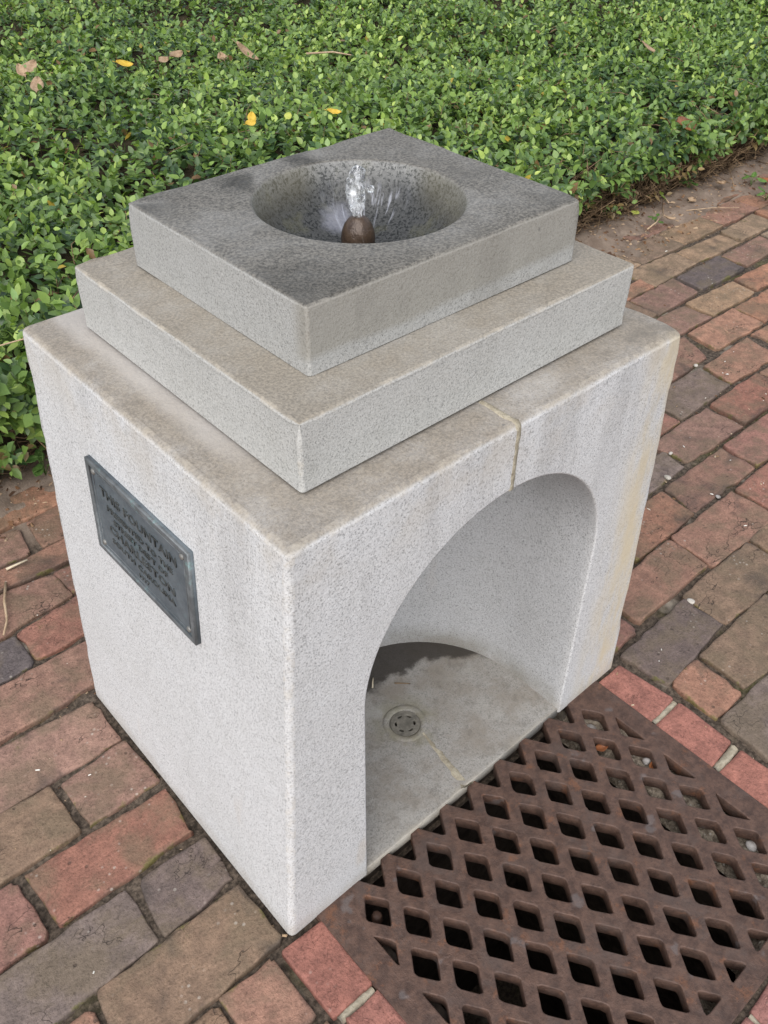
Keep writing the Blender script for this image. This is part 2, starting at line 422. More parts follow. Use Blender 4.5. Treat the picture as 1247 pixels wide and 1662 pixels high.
BRICKS=[
('olive',(-0.339,0.006),(-0.015,0.007),(-0.014,0.154),(-0.326,0.159)),
('pink',(-0.155,-0.134),(-0.049,-0.137),(-0.050,-0.007),(-0.161,-0.001)),
('olive',(-0.328,-0.129),(-0.167,-0.135),(-0.174,-0.005),(-0.347,-0.003)),
('brown',(-0.544,0.019),(-0.346,0.013),(-0.345,0.140),(-0.548,0.140)),
('greybrown',(-0.481,0.158),(-0.190,0.164),(-0.189,0.294),(-0.475,0.301)),
('dark',(-0.176,0.163),(-0.014,0.170),(-0.010,0.219),(-0.010,0.285),(-0.158,0.293)),
('red',(-0.319,0.313),(-0.023,0.313),(-0.010,0.436),(-0.320,0.456)),
('red',(-0.577,0.312),(-0.341,0.310),(-0.343,0.453),(-0.570,0.471)),
('olive',(-0.428,0.470),(-0.194,0.466),(-0.196,0.608),(-0.434,0.626)),
('brown',(-0.171,0.467),(-0.010,0.462),(-0.010,0.609),(-0.173,0.597)),
('pink',(-0.341,0.619),(-0.018,0.614),(-0.013,0.754),(-0.315,0.777)),
('pink',(-0.269,0.787),(0.046,0.795),(0.087,0.935),(-0.228,0.937)),
('dark',(-0.245,0.949),(-0.066,0.951),(-0.064,1.069),(-0.250,1.067)),
('red',(-0.053,0.962),(0.170,0.953),(0.188,1.102),(-0.058,1.074)),
('pink',(-0.152,1.084),(0.115,1.108),(0.109,1.216),(-0.075,1.245)),
('red',(0.121,1.112),(0.312,1.105),(0.312,1.224),(0.115,1.217)),
('brown',(-0.123,1.249),(0.191,1.234),(0.220,1.326),(-0.095,1.319)),
('brown',(-0.085,1.342),(0.099,1.335),(0.121,1.451),(-0.022,1.499)),
('brown',(0.142,1.334),(0.293,1.335),(0.324,1.489),(0.151,1.467)),
('fresh',(-0.027,-0.162),(0.063,-0.162),(0.063,-0.014),(-0.028,-0.010)),
('fresh',(-0.011,-0.313),(0.061,-0.313),(0.061,-0.180),(-0.012,-0.177)),
('olive',(-0.156,-0.283),(-0.045,-0.286),(-0.039,-0.156),(-0.153,-0.153)),
('fresh',(0.933,-0.158),(1.028,-0.154),(1.015,-0.007),(0.926,-0.007)),
('fresh',(0.930,-0.320),(1.024,-0.311),(1.028,-0.173),(0.929,-0.173)),
('fresh',(0.935,-0.479),(1.022,-0.480),(1.023,-0.343),(0.932,-0.342)),
('dark',(1.055,-0.124),(1.326,-0.101),(1.332,0.020),(1.039,0.011)),
('pink',(1.168,0.047),(1.485,0.047),(1.494,0.181),(1.176,0.173)),
('red',(1.012,0.032),(1.139,0.032),(1.161,0.171),(1.012,0.170)),
('mossy',(1.058,-0.257),(1.173,-0.253),(1.173,-0.122),(1.061,-0.124)),
('greybrown',(1.046,-0.398),(1.360,-0.414),(1.369,-0.269),(1.054,-0.263)),
('olive',(1.191,-0.254),(1.506,-0.269),(1.510,-0.117),(1.195,-0.120)),
('brown',(1.498,0.035),(1.828,0.028),(1.827,0.182),(1.507,0.183)),
('olive',(1.331,-0.105),(1.655,-0.122),(1.667,0.029),(1.338,0.030)),
('olive',(1.668,-0.121),(1.946,-0.119),(1.975,0.033),(1.678,0.030)),
('red',(1.842,0.024),(2.157,0.017),(2.162,0.189),(1.847,0.181)),
('mossy',(1.351,0.188),(1.653,0.197),(1.667,0.326),(1.362,0.314)),
('brown',(1.663,0.203),(1.992,0.198),(2.003,0.327),(1.686,0.330)),
('greybrown',(1.515,0.340),(1.828,0.350),(1.848,0.445),(1.522,0.430)),
('pink',(1.856,0.355),(2.174,0.349),(2.177,0.494),(1.846,0.491)),
('red',(2.002,0.198),(2.317,0.190),(2.332,0.332),(2.017,0.329)),
('red',(2.192,0.353),(2.503,0.344),(2.510,0.496),(2.200,0.494)),
('brown',(2.519,0.346),(2.852,0.332),(2.858,0.489),(2.524,0.495)),
('greybrown',(2.049,0.506),(2.364,0.518),(2.377,0.657),(2.068,0.660)),
('red',(1.732,0.515),(2.032,0.501),(2.044,0.650),(1.744,0.654)),
('orange',(2.379,0.522),(2.693,0.514),(2.719,0.663),(2.404,0.651)),
('orange',(2.751,0.514),(3.094,0.497),(3.097,0.644),(2.752,0.663)),
('brown',(2.154,0.668),(2.469,0.683),(2.542,0.829),(2.227,0.838)),
('orange',(2.553,0.685),(2.868,0.677),(2.883,0.826),(2.568,0.828)),
('pink',(2.417,0.852),(2.752,0.839),(2.749,0.972),(2.450,0.981)),
('tan',(2.778,0.844),(3.083,0.842),(3.101,0.962),(2.773,0.980)),
('orange',(3.106,0.845),(3.421,0.830),(3.438,0.954),(3.123,0.966)),
('brown',(2.608,0.991),(2.899,1.001),(2.933,1.145),(2.624,1.144)),
('dark',(2.930,1.003),(3.251,0.990),(3.271,1.138),(2.950,1.138)),
('pink',(3.291,1.005),(3.601,1.001),(3.611,1.135),(3.293,1.136)),
('tan',(3.622,1.000),(3.937,0.997),(3.947,1.133),(3.637,1.141)),
('orange',(2.503,1.149),(2.802,1.151),(2.814,1.232),(2.506,1.224)),
('tan',(2.817,1.153),(3.136,1.162),(3.148,1.285),(2.806,1.317)),
('tan',(3.151,1.165),(3.485,1.153),(3.488,1.268),(3.165,1.287)),
('tan',(3.506,1.162),(3.823,1.161),(3.834,1.300),(3.509,1.278)),
('orange',(3.850,1.167),(4.174,1.164),(4.177,1.300),(3.862,1.306))]

for tone, *poly in BRICKS: make_brick(tone, poly)

# courses carried on round the measured bricks (behind the fountain, beside and below the frame)
Y_RIGHT = [-1.92, -1.763, -1.606, -1.449, -1.292, -1.135, -0.978, -0.820, -0.663, -0.506, -0.348, -0.191, -0.044, 0.107, 0.262, 0.42, 0.583, 0.755, 0.909, 1.068, 1.225, 1.385, 1.545]
Y_LEFT = [-1.87, -1.72, -1.57, -1.42, -1.27, -1.12, -0.97, -0.82, -0.67, -0.52, -0.37, -0.219, -0.07, 0.08, 0.228, 0.383, 0.54, 0.69, 0.864, 1.015, 1.164, 1.285, 1.407, 1.54]
obst = [list(p) for _, *p in BRICKS]
obst += [[(-0.012, -0.004), (1.012, -0.004), (1.012, D+0.012), (-0.012, D+0.012)], [(GX0-0.10, GY0-0.105), (GX1+0.095, GY0-0.105), (GX1+0.095, 0.0), (GX0-0.10, 0.0)]]
def strip_interval(poly, y0, y1):
    pts = []
    for i in range(len(poly)):
        (xa, ya), (xb, yb) = poly[i-1], poly[i]
        if y0 <= yb <= y1: pts.append(xb)
        for yy in (y0, y1):
            if (ya-yy)*(yb-yy) < 0: pts.append(xa+(xb-xa)*(yy-ya)/(yb-ya))
    return (min(pts), max(pts)) if pts else None
fill = random.Random(21)
extra_bricks = []
def fill_courses(ys, x0, x1):
    for i, yc in enumerate(ys):
        gap = min([abs(yc-q) for q in ys if q != yc])
        h = min(0.146, gap-0.010)
        blocked = sorted(iv for iv in (strip_interval(p, yc-h/2+0.014, yc+h/2-0.014) for p in obst) if iv)
        free = []; x = x0-fill.uniform(0, 0.3)
        for a, b in blocked:
            if a > x: free.append((x, min(a-0.010, x1)))
            x = max(x, b+0.010)
        if x < x1: free.append((x, x1))
        for a, b in free:
            while b-a > 0.045:
                L = min(0.315, b-a)
                if 0 < (b-a)-L < 0.06: L = b-a
                extra_bricks.append([(a, yc-h/2), (a+L, yc-h/2), (a+L, yc+h/2), (a, yc+h/2)])
                a += L+0.011
fill_courses(Y_LEFT, -2.5, -0.012)
fill_courses([y for y in Y_LEFT if y > 0.8], -0.012, 1.05)
fill_courses([y for y in Y_RIGHT if y > -0.05], 1.06, 8.0)
fill_courses([y for y in Y_RIGHT if y < -0.05], 1.06, 8.0)
fill_courses([-1.92, -1.763, -1.606, -1.449, -1.292, -1.135, -0.983, -0.828], -0.012, 1.05)
tones = ['olive', 'pink', 'brown', 'greybrown', 'red', 'brown', 'pink', 'orange', 'tan', 'dark']
far = {'v': [], 'f': [], 'w': []}
for p in extra_bricks:
    cxm = sum(q[0] for q in p)/4; cym = sum(q[1] for q in p)/4
    px, py, z = project((cxm, cym, 0))
    near = z > 0 and -260 < px < 1507 and 0 < py < 1930
    tone = fill.choice(tones if cxm < 2.4 else ['tan', 'orange', 'tan', 'brown', 'olive', 'pink'])
    if near: make_brick(tone, p)
    else:
        V, F, W, c = brick_shape(p, brick_rnd)
        b0 = len(far['v'])
        far['v'] += [(v[0]+c.x, v[1]+c.y, v[2]) for v in V]; far['f'] += [tuple(b0+k for k in f) for f in F]; far['w'] += W
if far['v']:
    me = mesh_from(far['v'], far['f'], 'brick_field')
    me.attributes.new('edge', 'FLOAT', 'POINT').data.foreach_set('value', far['w'])
    o = link('brick_field', me, M_BRICK, pavement); o.color = (0.22, 0.118, 0.085, 1); o['kind'] = 'stuff'
# the mortared border of clean bricks round the grate, continued below the frame
def border(x0, x1, y_from, y_to):
    y = y_from
    while y > y_to+0.05:
        make_brick('fresh', [(x0, y-0.145), (x1, y-0.145), (x1, y), (x0, y)]); y -= 0.164
border(-0.026, 0.054, -0.328, -0.72)
border(0.936, 1.024, -0.497, -1.40)
for k, (a, b) in enumerate(((0.062, 0.20), (0.217, 0.36), (0.377, 0.525), (0.540, 0.685), (0.700, 0.845), (0.860, 0.998))):
    make_brick('fresh', [(a, GY0-0.103), (b, GY0-0.103), (b, GY0-0.012), (a, GY0-0.012)])
def mortar_mat():
    nt = NT('old_mortar'); p = nt.pos()
    n = nt.noise(p, 60, 5, 0.7)
    c = nt.mix(nt.ramp(n, 0.3, 0.7), (0.26, 0.225, 0.165), (0.45, 0.405, 0.31))
    c = nt.mix(nt.ramp(nt.noise(p, 150, 3, 0.7), 0.55, 0.75, 0, 0.6), c, (0.16, 0.13, 0.09))
    return nt.set(c, 0.92, nt.bump(n, 0.8, 0.006*S), spec=0.2)
M_MORTAR = mortar_mat()
def lumpy_strip(a, b, w, z0, z1, rnd, seg=9, w2=None):
    """a rough mortar fillet along a-b in plan"""
    a, b = Vector(a), Vector(b); d = (b-a); L = d.length; d /= L; nrm = Vector((-d.y, d.x))
    V, F = [], []
    w2 = w if w2 is None else w2
    for i in range(seg+1):
        t = i/seg; c = a+d*(L*t); hw = (w+(w2-w)*t)/2
        for s_, zz in ((-1.0, z0), (-0.85, z1-0.004), (-0.3, z1), (0.35, z1), (0.88, z1-0.004), (1.0, z0)):
            j = rnd.gauss(0, 0.10)
            q = c+nrm*(hw*(s_+j*0.6))
            V.append((q.x, q.y, zz+rnd.gauss(0, 0.0012) if zz > z0 else zz))
    for i in range(seg):
        for k in range(5): F.append((i*6+k, i*6+k+1, (i+1)*6+k+1, (i+1)*6+k))
    F.append((0, 1, 2, 3, 4, 5)); F.append(tuple(seg*6+k for k in range(6))[::-1])
    return V, F
mr = random.Random(5)
for a, b, w in (((-0.022, -0.1695), (0.058, -0.1700), 0.018), ((-0.006, -0.3205), (0.058, -0.3205), 0.016), ((0.935, -0.1655), (1.024, -0.1635), 0.020),
                ((0.935, -0.3315), (1.020, -0.3270), 0.021), ((0.938, -0.488), (1.020, -0.488), 0.017),
                ((0.5325, GY0-0.10), (0.5325, GY0-0.014), 0.016), ((0.692, GY0-0.10), (0.692, GY0-0.014), 0.016), ((0.369, GY0-0.10), (0.369, GY0-0.014), 0.016)):
    V, F = lumpy_strip(a, b, w, -0.03, -0.0025, mr)
    link('mortar_joint', mesh_from(V, F), M_MORTAR, pavement)

# ------------------------------------------------------------------ the pit below the grate
def pit_mat():
    nt = NT('wet_concrete'); p = nt.pos(); n = nt.noise(p, 25, 5, 0.7)
    c = nt.mix(nt.ramp(n, 0.3, 0.7), (0.035, 0.026, 0.021), (0.10, 0.078, 0.062))
    return nt.set(c, 0.7, nt.bump(n, 0.6, 0.01*S), spec=0.3)
M_PIT = pit_mat()
pit_bm = bmesh.new()
def add_box(bm, x0, x1, y0, y1, z0, z1):
    vs = [bm.verts.new((x, y, z)) for z in (z0, z1) for x, y in ((x0, y0), (x1, y0), (x1, y1), (x0, y1))]
    fs = [(3, 2, 1, 0), (4, 5, 6, 7), (0, 1, 5, 4), (1, 2, 6, 5), (2, 3, 7, 6), (3, 0, 4, 7)]
    return [bm.faces.new([vs[i] for i in f]) for f in fs]
add_box(pit_bm, GX0-0.03, 0.148, GY0-0.03, 0.05, -1.38, -0.062)
add_box(pit_bm, 0.782, GX1+0.03, GY0-0.03, 0.05, -1.38, -0.062)
add_box(pit_bm, 0.148, 0.782, GY0-0.03, -0.575, -1.38, -0.066)
add_box(pit_bm, 0.148, 0.782, 0.012, 0.05, -1.38, -0.03)
add_box(pit_bm, GX0-0.06, GX0+0.004, GY0-0.05, 0.03, -1.38, -0.030)
add_box(pit_bm, GX1-0.004, GX1+0.06, GY0-0.05, 0.03, -1.38, -0.030)
add_box(pit_bm, GX0+0.004, GX1-0.004, GY0-0.06, GY0+0.004, -1.38, -0.030)
link('drain_pit', mesh_bm(pit_bm, smooth=False), M_PIT, pavement)
def silt_height(x, y):
    right = np.clip((x-0.775)/0.05, 0, 1); left = np.clip((0.150-x)/0.03, 0, 1); front = np.clip((-0.572-y)/0.03, 0, 1)
    m = np.maximum(right*np.clip(0.9+0.5*vnoise(x, y, 9), 0, 1), np.maximum(left*np.clip(0.25+1.1*vnoise(x, y, 8), 0, 1), front*np.clip(0.5+vnoise(x, y, 7), 0, 1)))
    return -0.066 + 0.040*m + 0.006*vnoise(x, y, 40)*m
M_SILT = None
def silt_mat():
    nt = NT('silt_and_grit'); p = nt.pos()
    n = nt.noise(p, 70, 4, 0.75)
    c = nt.mix(nt.ramp(n, 0.35, 0.7), (0.10, 0.078, 0.058), (0.34, 0.29, 0.225))
    c = nt.mix(nt.ramp(nt.voro(p, 75), 0.25, 0.1, 0, 0.7), c, (0.42, 0.39, 0.34))
    return nt.set(c, 0.85, nt.bump(n, 0.9, 0.01*S), spec=0.25)
M_SILT = silt_mat()
silt = link('silt', grid_mesh(GX0+0.005, GX1-0.005, GY0+0.005, -0.005, 0.008, silt_height,
            lambda x, y: (x > 0.150) & (x < 0.776) & (y > -0.573)), M_SILT, pavement)
silt['kind'] = 'stuff'

# ------------------------------------------------------------------ the cast iron grate
def rust_mat():
    nt = NT('rusted_cast_iron'); p = nt.pos()
    a = nt.noise(p, 9, 6, 0.7, 0.4); b = nt.noise(p, 45, 5, 0.7); f = nt.noise(p, 190, 3, 0.7)
    c = nt.mix(nt.ramp(b, 0.32, 0.68), (0.062, 0.036, 0.027), (0.124, 0.072, 0.052))
    c = nt.mix(nt.ramp(a, 0.50, 0.66, 0, 0.65), c, (0.090, 0.064, 0.054))
    c = nt.mix(nt.math('MULTIPLY', nt.ramp(nt.noise(p, 17, 5, 0.72), 0.56, 0.69), 0.75), c, (0.180, 0.080, 0.042))
    c = nt.mix(nt.ramp(f, 0.56, 0.74, 0, 0.5), c, (0.026, 0.016, 0.014))
    c = nt.mix(nt.ramp(f, 0.36, 0.24, 0, 0.3), c, (0.20, 0.135, 0.11))
    c = nt.mix(nt.math('MULTIPLY', nt.ramp(nt.noise(p, 12, 3, 0.6), 0.64, 0.70), 0.4), c, (0.16, 0.15, 0.15))
    nrm = nt.bump(f, 0.5, 0.003*S); nrm = nt.bump(b, 0.45, 0.006*S, nrm)
    return nt.set(c, nt.ramp(a, 0.3, 0.7, 0.52, 0.72), nrm, metal=0.12, spec=0.42)
M_RUST = rust_mat()
grate = empty('drain_grate', ((GX0+GX1)/2, (GY0+GY1)/2, 0))
tag(grate, 'rusty brown cast iron drain grate of diamond holes at the foot of the fountain', 'drain grate')
CLIP = (0.118, 0.878, -0.604, 0.05)
def clip_poly(P, a, c, s):
    R = []
    for i in range(len(P)):
        p, q = P[i], P[(i+1) % len(P)]
        dp, dq = s*(p[a]-c), s*(q[a]-c)
        if dp >= 0: R.append(p)
        if dp*dq < 0:
            t = dp/(dp-dq); R.append((p[0]+(q[0]-p[0])*t, p[1]+(q[1]-p[1])*t))
    return R
def round_poly(P, rad, rnd):
    R = []
    for i in range(len(P)):
        a, b, c = Vector(P[i-1]), Vector(P[i]), Vector(P[(i+1) % len(P)])
        e1 = a-b; e2 = c-b
        if e1.length < 1e-5 or e2.length < 1e-5: continue
        r1 = min(rad, e1.length*0.4); r2 = min(rad, e2.length*0.4)
        e1.normalize(); e2.normalize()
        for t in (0, 0.35, 0.65, 1):
            q = (b+e1*r1)*(1-t)**2+b*2*t*(1-t)+(b+e2*r2)*t*t
            R.append((q.x+rnd.gauss(0, 0.0005), q.y+rnd.gauss(0, 0.0005)))
    return R
gr = random.Random(9)
holes, notches = [], []
HX, HY = 0.0290, 0.0415
for k in range(0, 10):
    yk = -0.0032-0.0672*k
    for n in range(-6, 16):
        xk = 0.327+0.0845*n + (0.0 if k % 2 else 0.0422)
        P = [(xk+HX, yk), (xk, yk+HY), (xk-HX, yk), (xk, yk-HY)]
        for a, c, s in ((0, CLIP[0], 1), (0, CLIP[1], -1), (1, CLIP[2], 1)):
            if len(P) >= 3: P = clip_poly(P, a, c, s)
        if len(P) < 3 or abs(area2(P)) < 0.00020: continue
        if k == 0:
            if 0.19 < xk < 0.80: notches.append(xk)
            continue
        holes.append(round_poly(P, 0.009, gr))
y1 = 0.0085
outl = [(GX0, y1), (GX0, GY0), (GX1, GY0), (GX1, y1)]
for xk in sorted(notches, reverse=True):            # half diamonds left open against the stone
    outl += [(xk+HX+0.004, y1), (xk+HX-0.001, -0.003), (xk+0.005, -0.0395), (xk, -0.043), (xk-0.005, -0.0395), (xk-HX+0.001, -0.003), (xk-HX-0.004, y1)]
lat = flat_shape(outl, holes, -0.032, 0.003, 0.0022, 'lattice', 1)
link('lattice', lat, M_RUST, grate)
V, F = [], []
for (x0, x1, yy0, yy1) in ((GX0-0.001, GX0+0.012, GY0, y1), (GX1-0.012, GX1+0.001, GY0, y1)):
    bmx = bmesh.new(); add_box(bmx, x0, x1, yy0, yy1, -0.055, -0.001)
    link('frame_rail', mesh_bm(bmx, smooth=False), M_RUST, grate)
V, F = lathe([(0.011, -0.062), (0.011, -0.040), (0.008, -0.036), (0.0, -0.035)], 8, (0.163, -0.062))
link('bolt', mesh_from(V, F), M_RUST, grate)
pr = random.Random(31)
pebbles = [(0.845, -0.062, 0.030, 0.016, (0.44, 0.43, 0.42)), (0.865, -0.35, 0.02, 0.012, (0.40, 0.34, 0.26)), (0.80, -0.27, 0.014, 0.008, (0.36, 0.31, 0.25))]
# ------------------------------------------------------------------ the granite drinking fountain
AX, AR, AZ, NY = 0.490, 0.297, 0.530, 0.145       # arch centre, radius, springing height, straight depth of the niche
fountain = empty('drinking_fountain', (0.5, D/2, 0))
tag(fountain, 'grey granite drinking fountain with arched niche, stepped top and round bowl on the brick pavement', 'drinking fountain')

def base_extra(nt, p, c):
    x, y, z = nt.xyz(p)
    front = nt.ramp(y, 0.03, 0.012)
    n = nt.noise(nt.stretch(p, (1, 1, 0.25)), 16, 5, 0.65)
    ochre = nt.math('MULTIPLY', front, nt.math('MULTIPLY', nt.ramp(x, 0.80, 0.92), nt.ramp(n, 0.34, 0.62)))
    c = nt.mix(nt.math('MULTIPLY', ochre, 0.80), c, (0.60, 0.505, 0.335))
    # grey rain marks running down from the top edge
    s1 = nt.noise(nt.stretch(p, (1, 1, 0.12)), 11, 4, 0.6)
    drip = nt.math('MULTIPLY', nt.ramp(z, 0.48, 0.93), nt.ramp(s1, 0.45, 0.66))
    c = nt.mix(nt.math('MULTIPLY', drip, 0.45), c, nt.mix(1.0, c, (0.62, 0.61, 0.60), 'MULTIPLY'))
    tan = nt.math('MULTIPLY', nt.ramp(z, 0.80, 0.95), nt.ramp(nt.noise(p, 8, 4, 0.6), 0.40, 0.64))
    c = nt.mix(nt.math('MULTIPLY', tan, 0.38), c, (0.47, 0.41, 0.325))
    rusty = nt.math('MULTIPLY', nt.ramp(nt.noise(nt.stretch(p, (1, 1, 0.3)), 9, 3, 0.5), 0.66, 0.74), nt.ramp(z, 0.5, 0.1))
    c = nt.mix(nt.math('MULTIPLY', rusty, 0.22), c, (0.52, 0.40, 0.27))
    splash = nt.math('MULTIPLY', nt.ramp(nt.math('ADD', z, nt.math('MULTIPLY', nt.math('SUBTRACT', nt.noise(p, 14, 5, 0.7), 0.5), 0.10)), 0.055, 0.0), 0.42)
    c = nt.mix(splash, c, (0.36, 0.315, 0.255))
    # shade painted into the stone of the niche, from the arch mouth inwards
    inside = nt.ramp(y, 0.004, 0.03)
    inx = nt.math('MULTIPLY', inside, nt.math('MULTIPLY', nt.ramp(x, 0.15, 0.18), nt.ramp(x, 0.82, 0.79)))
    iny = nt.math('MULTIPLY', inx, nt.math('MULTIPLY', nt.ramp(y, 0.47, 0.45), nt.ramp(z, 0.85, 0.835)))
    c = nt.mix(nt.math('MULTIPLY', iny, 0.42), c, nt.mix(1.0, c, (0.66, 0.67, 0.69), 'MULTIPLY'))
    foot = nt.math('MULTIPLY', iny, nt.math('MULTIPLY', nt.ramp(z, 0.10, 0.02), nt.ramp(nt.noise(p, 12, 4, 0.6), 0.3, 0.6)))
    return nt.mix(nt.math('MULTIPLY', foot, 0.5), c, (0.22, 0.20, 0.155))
def base_after(nt, p, c):      # rain washed strip beside the slab and grey lichen on the right of the top
    x, y, z = nt.xyz(p)
    n = nt.noise(p, 14, 5, 0.65)
    top = nt.ramp(z, H-0.004, H-0.001)
    wash = nt.math('MULTIPLY', top, nt.math('MULTIPLY', nt.ramp(nt.math('ADD', x, nt.math('MULTIPLY', nt.math('SUBTRACT', n, 0.5), 0.05)), 0.105, 0.140), nt.ramp(y, 0.10, 0.30)))
    c = nt.mix(nt.math('MULTIPLY', wash, 0.55), c, (0.50, 0.47, 0.44))
    lich = nt.math('MULTIPLY', top, nt.math('MULTIPLY', nt.ramp(x, 0.58, 0.68), nt.math('MULTIPLY', nt.ramp(n, 0.50, 0.66), nt.ramp(y, 0.075, 0.05))))
    c = nt.mix(nt.math('MULTIPLY', lich, 0.55), c, (0.155, 0.140, 0.118))
    return c
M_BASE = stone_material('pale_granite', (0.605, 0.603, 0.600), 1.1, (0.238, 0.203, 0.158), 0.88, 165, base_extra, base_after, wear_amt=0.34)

def face_wear(me, idx):
    at = me.attributes.new('wear', 'FLOAT', 'FACE')
    v = np.zeros(len(me.polygons), np.float32)
    for i in idx: v[i] = 1
    at.data.foreach_set('value', v)
def split_long(bm, edges, step=0.028):
    out = []
    for e in list(edges):
        while e.calc_length() > step*1.6:
            v = e.verts[0]
            ne, nv = bmesh.utils.edge_split(e, v, step/e.calc_length())
            out.append(ne) if ne is not e else None
        out.append(e)
    return list(set(out))
def chip(bm, faces, amt, seed):
    """wear the rounded arrises unevenly: slow waviness and the odd small nick"""
    bm.normal_update()
    vs = set(v for f in faces for v in f.verts)
    q = random.Random(seed)
    nicks = [q.choice(list(faces)).calc_center_median().copy() for _ in range(46)]
    rad = [q.uniform(0.006, 0.020) for _ in nicks]
    mv = {}
    for v in vs:
        c = v.co
        n = float(vnoise(c.x*1.3+c.z*3.1, c.y*1.7-c.z*2.3, 13))*0.5+float(vnoise(c.x+c.z*2.2, c.y+c.z, 37))*0.5
        d = max(0.0, n+0.15)*amt
        for k, r in zip(nicks, rad):
            t = (c-k).length/r
            if t < 1: d += amt*1.6*(1-t*t)
        mv[v] = d
    for v, d in mv.items(): v.co -= v.normal*d
def bevel_shape(bm, edges, off, segs):
    r = bmesh.ops.bevel(bm, geom=list(edges), offset=off, offset_type='OFFSET', segments=segs, profile=0.5, affect='EDGES', clamp_overlap=True)
    return r['faces']

def make_base():
    bm = bmesh.new()
    yf = lambda z: BY*z/H
    xl = lambda z: BX*z/H
    xr = lambda z: 1-BX*z/H
    legz = [0, 0.10, 0.21, 0.32, 0.43]
    tl = math.atan2(H-AZ, BX-AX); trr = math.atan2(H-AZ, 1-BX-AX)
    ths = sorted(set([math.pi*k/40 for k in range(0, 41)]+[tl, trr]), reverse=True)
    ths = [t for i, t in enumerate(ths) if t in (tl, trr) or min(abs(t-tl), abs(t-trr)) > 0.03]
    arch, outer = [], []
    for z in legz: arch.append((AX-AR, z)); outer.append((xl(z), z))
    for t in ths:
        c, s = math.cos(t), math.sin(t)
        arch.append((AX+AR*c, AZ+AR*s))
        # ray to the outer quadrilateral
        best = 1e9
        if s > 1e-6: best = min(best, (H-AZ)/s)
        if c < 0: k = (AX-BX*AZ/H)/(-c+BX*s/H); best = min(best, k) if k > 0 else best
        if c > 0: k = (1-BX*AZ/H-AX)/(c+BX*s/H); best = min(best, k) if k > 0 else best
        outer.append((AX+best*c, AZ+best*s))
    for z in legz[::-1]: arch.append((AX+AR, z)); outer.append((xr(z), z))
    A = [bm.verts.new((x, yf(z), z)) for x, z in arch]
    O = [bm.verts.new((x, yf(z), z)) for x, z in outer]
    n = len(A)
    for i in range(n-1): bm.faces.new((O[i], O[i+1], A[i+1], A[i]))
    iTL = min(range(n), key=lambda i: (outer[i][0]-BX)**2+(outer[i][1]-H)**2)
    iTR = min(range(n), key=lambda i: (outer[i][0]-1+BX)**2+(outer[i][1]-H)**2)
    bl, br = bm.verts.new((0, D, 0)), bm.verts.new((1, D, 0))
    ul, ur = bm.verts.new((BX, D-BY, H)), bm.verts.new((1-BX, D-BY, H))
    bm.faces.new([bl, ul]+[O[i] for i in range(iTL, -1, -1)])
    bm.faces.new([ul, ur]+[O[i] for i in range(iTR, iTL-1, -1)])
    bm.faces.new([ur, br]+[O[i] for i in range(n-1, iTR-1, -1)])
    bm.faces.new([bl, br, ur, ul])
    # niche: barrel then half dome
    B = [bm.verts.new((x, NY, z)) for x, z in arch]
    for i in range(n-1): bm.faces.new((A[i], A[i+1], B[i+1], B[i]))
    half = [(r, z) for (r, z) in [(AR, z) for z in legz]+[(AR*math.cos(t), AZ+AR*math.sin(t)) for t in [math.pi*k/40 for k in range(0, 20)]]]
    NP = 40
    rows = []
    for r, z in half:
        rows.append([bm.verts.new((AX+r*math.cos(math.pi*k/NP), NY+r*math.sin(math.pi*k/NP), z)) for k in range(NP+1)])
    for a, b in zip(rows[:-1], rows[1:]):
        for k in range(NP): bm.faces.new((a[k], a[k+1], b[k+1], b[k]))
    apex = bm.verts.new((AX, NY, AZ+AR))
    for k in range(NP): bm.faces.new((rows[-1][k], rows[-1][k+1], apex))
    bmesh.ops.remove_doubles(bm, verts=bm.verts[:], dist=0.0004)
    bmesh.ops.recalc_face_normals(bm, faces=bm.faces[:])
    bm.edges.ensure_lookup_table()
    out_e, arch_e = [], []
    on = lambda v, q: abs(v.co.y-yf(v.co.z)) < 1e-4
    for e in bm.edges:
        a, b = e.verts
        if len(e.link_faces) != 2: continue
        if e.calc_face_angle(0) > 0.6:
            m = (a.co+b.co)/2
            d = math.hypot(m.x-AX, max(0, m.z-AZ))
            if m.y < 0.01 and abs(d-AR) < 0.012 and m.z < AZ+AR+0.01 and AX-AR-0.01 < m.x < AX+AR+0.01: arch_e.append(e)
            elif m.x < BX+0.01 or m.x > 1-BX-0.01 or m.z > H-0.01: out_e.append(e)
    out_e = split_long(bm, out_e)
    worn = bevel_shape(bm, out_e, 0.0125, 4)
    chip(bm, worn, 0.0023, 3)
    bm.edges.ensure_lookup_table()
    arch_e = [e for e in bm.edges if len(e.link_faces) == 2 and e.calc_face_angle(0) > 0.6 and (e.verts[0].co.y+e.verts[1].co.y)/2 < 0.012
              and AX-AR-0.012 < (e.verts[0].co.x+e.verts[1].co.x)/2 < AX+AR+0.012 and (e.verts[0].co.z+e.verts[1].co.z)/2 < AZ+AR+0.012]
    bevel_shape(bm, arch_e, 0.0045, 2)
    bm.faces.ensure_lookup_table()
    small = []
    for f in bm.faces:
        cco = f.calc_center_median()
        nn = f.normal
        axis = max(abs(nn.x), abs(nn.y), abs(nn.z))
        ed = cco.x < BX*cco.z/H+0.018 or cco.x > 1-BX*cco.z/H-0.018 or cco.z > H-0.018
        if axis < 0.985 and ed: small.append(f.index)
    me = mesh_bm(bm, 'base_block', recalc=False)
    face_wear(me, small)
    return me
base = weighted(link('base_block', make_base(), M_BASE, fountain))

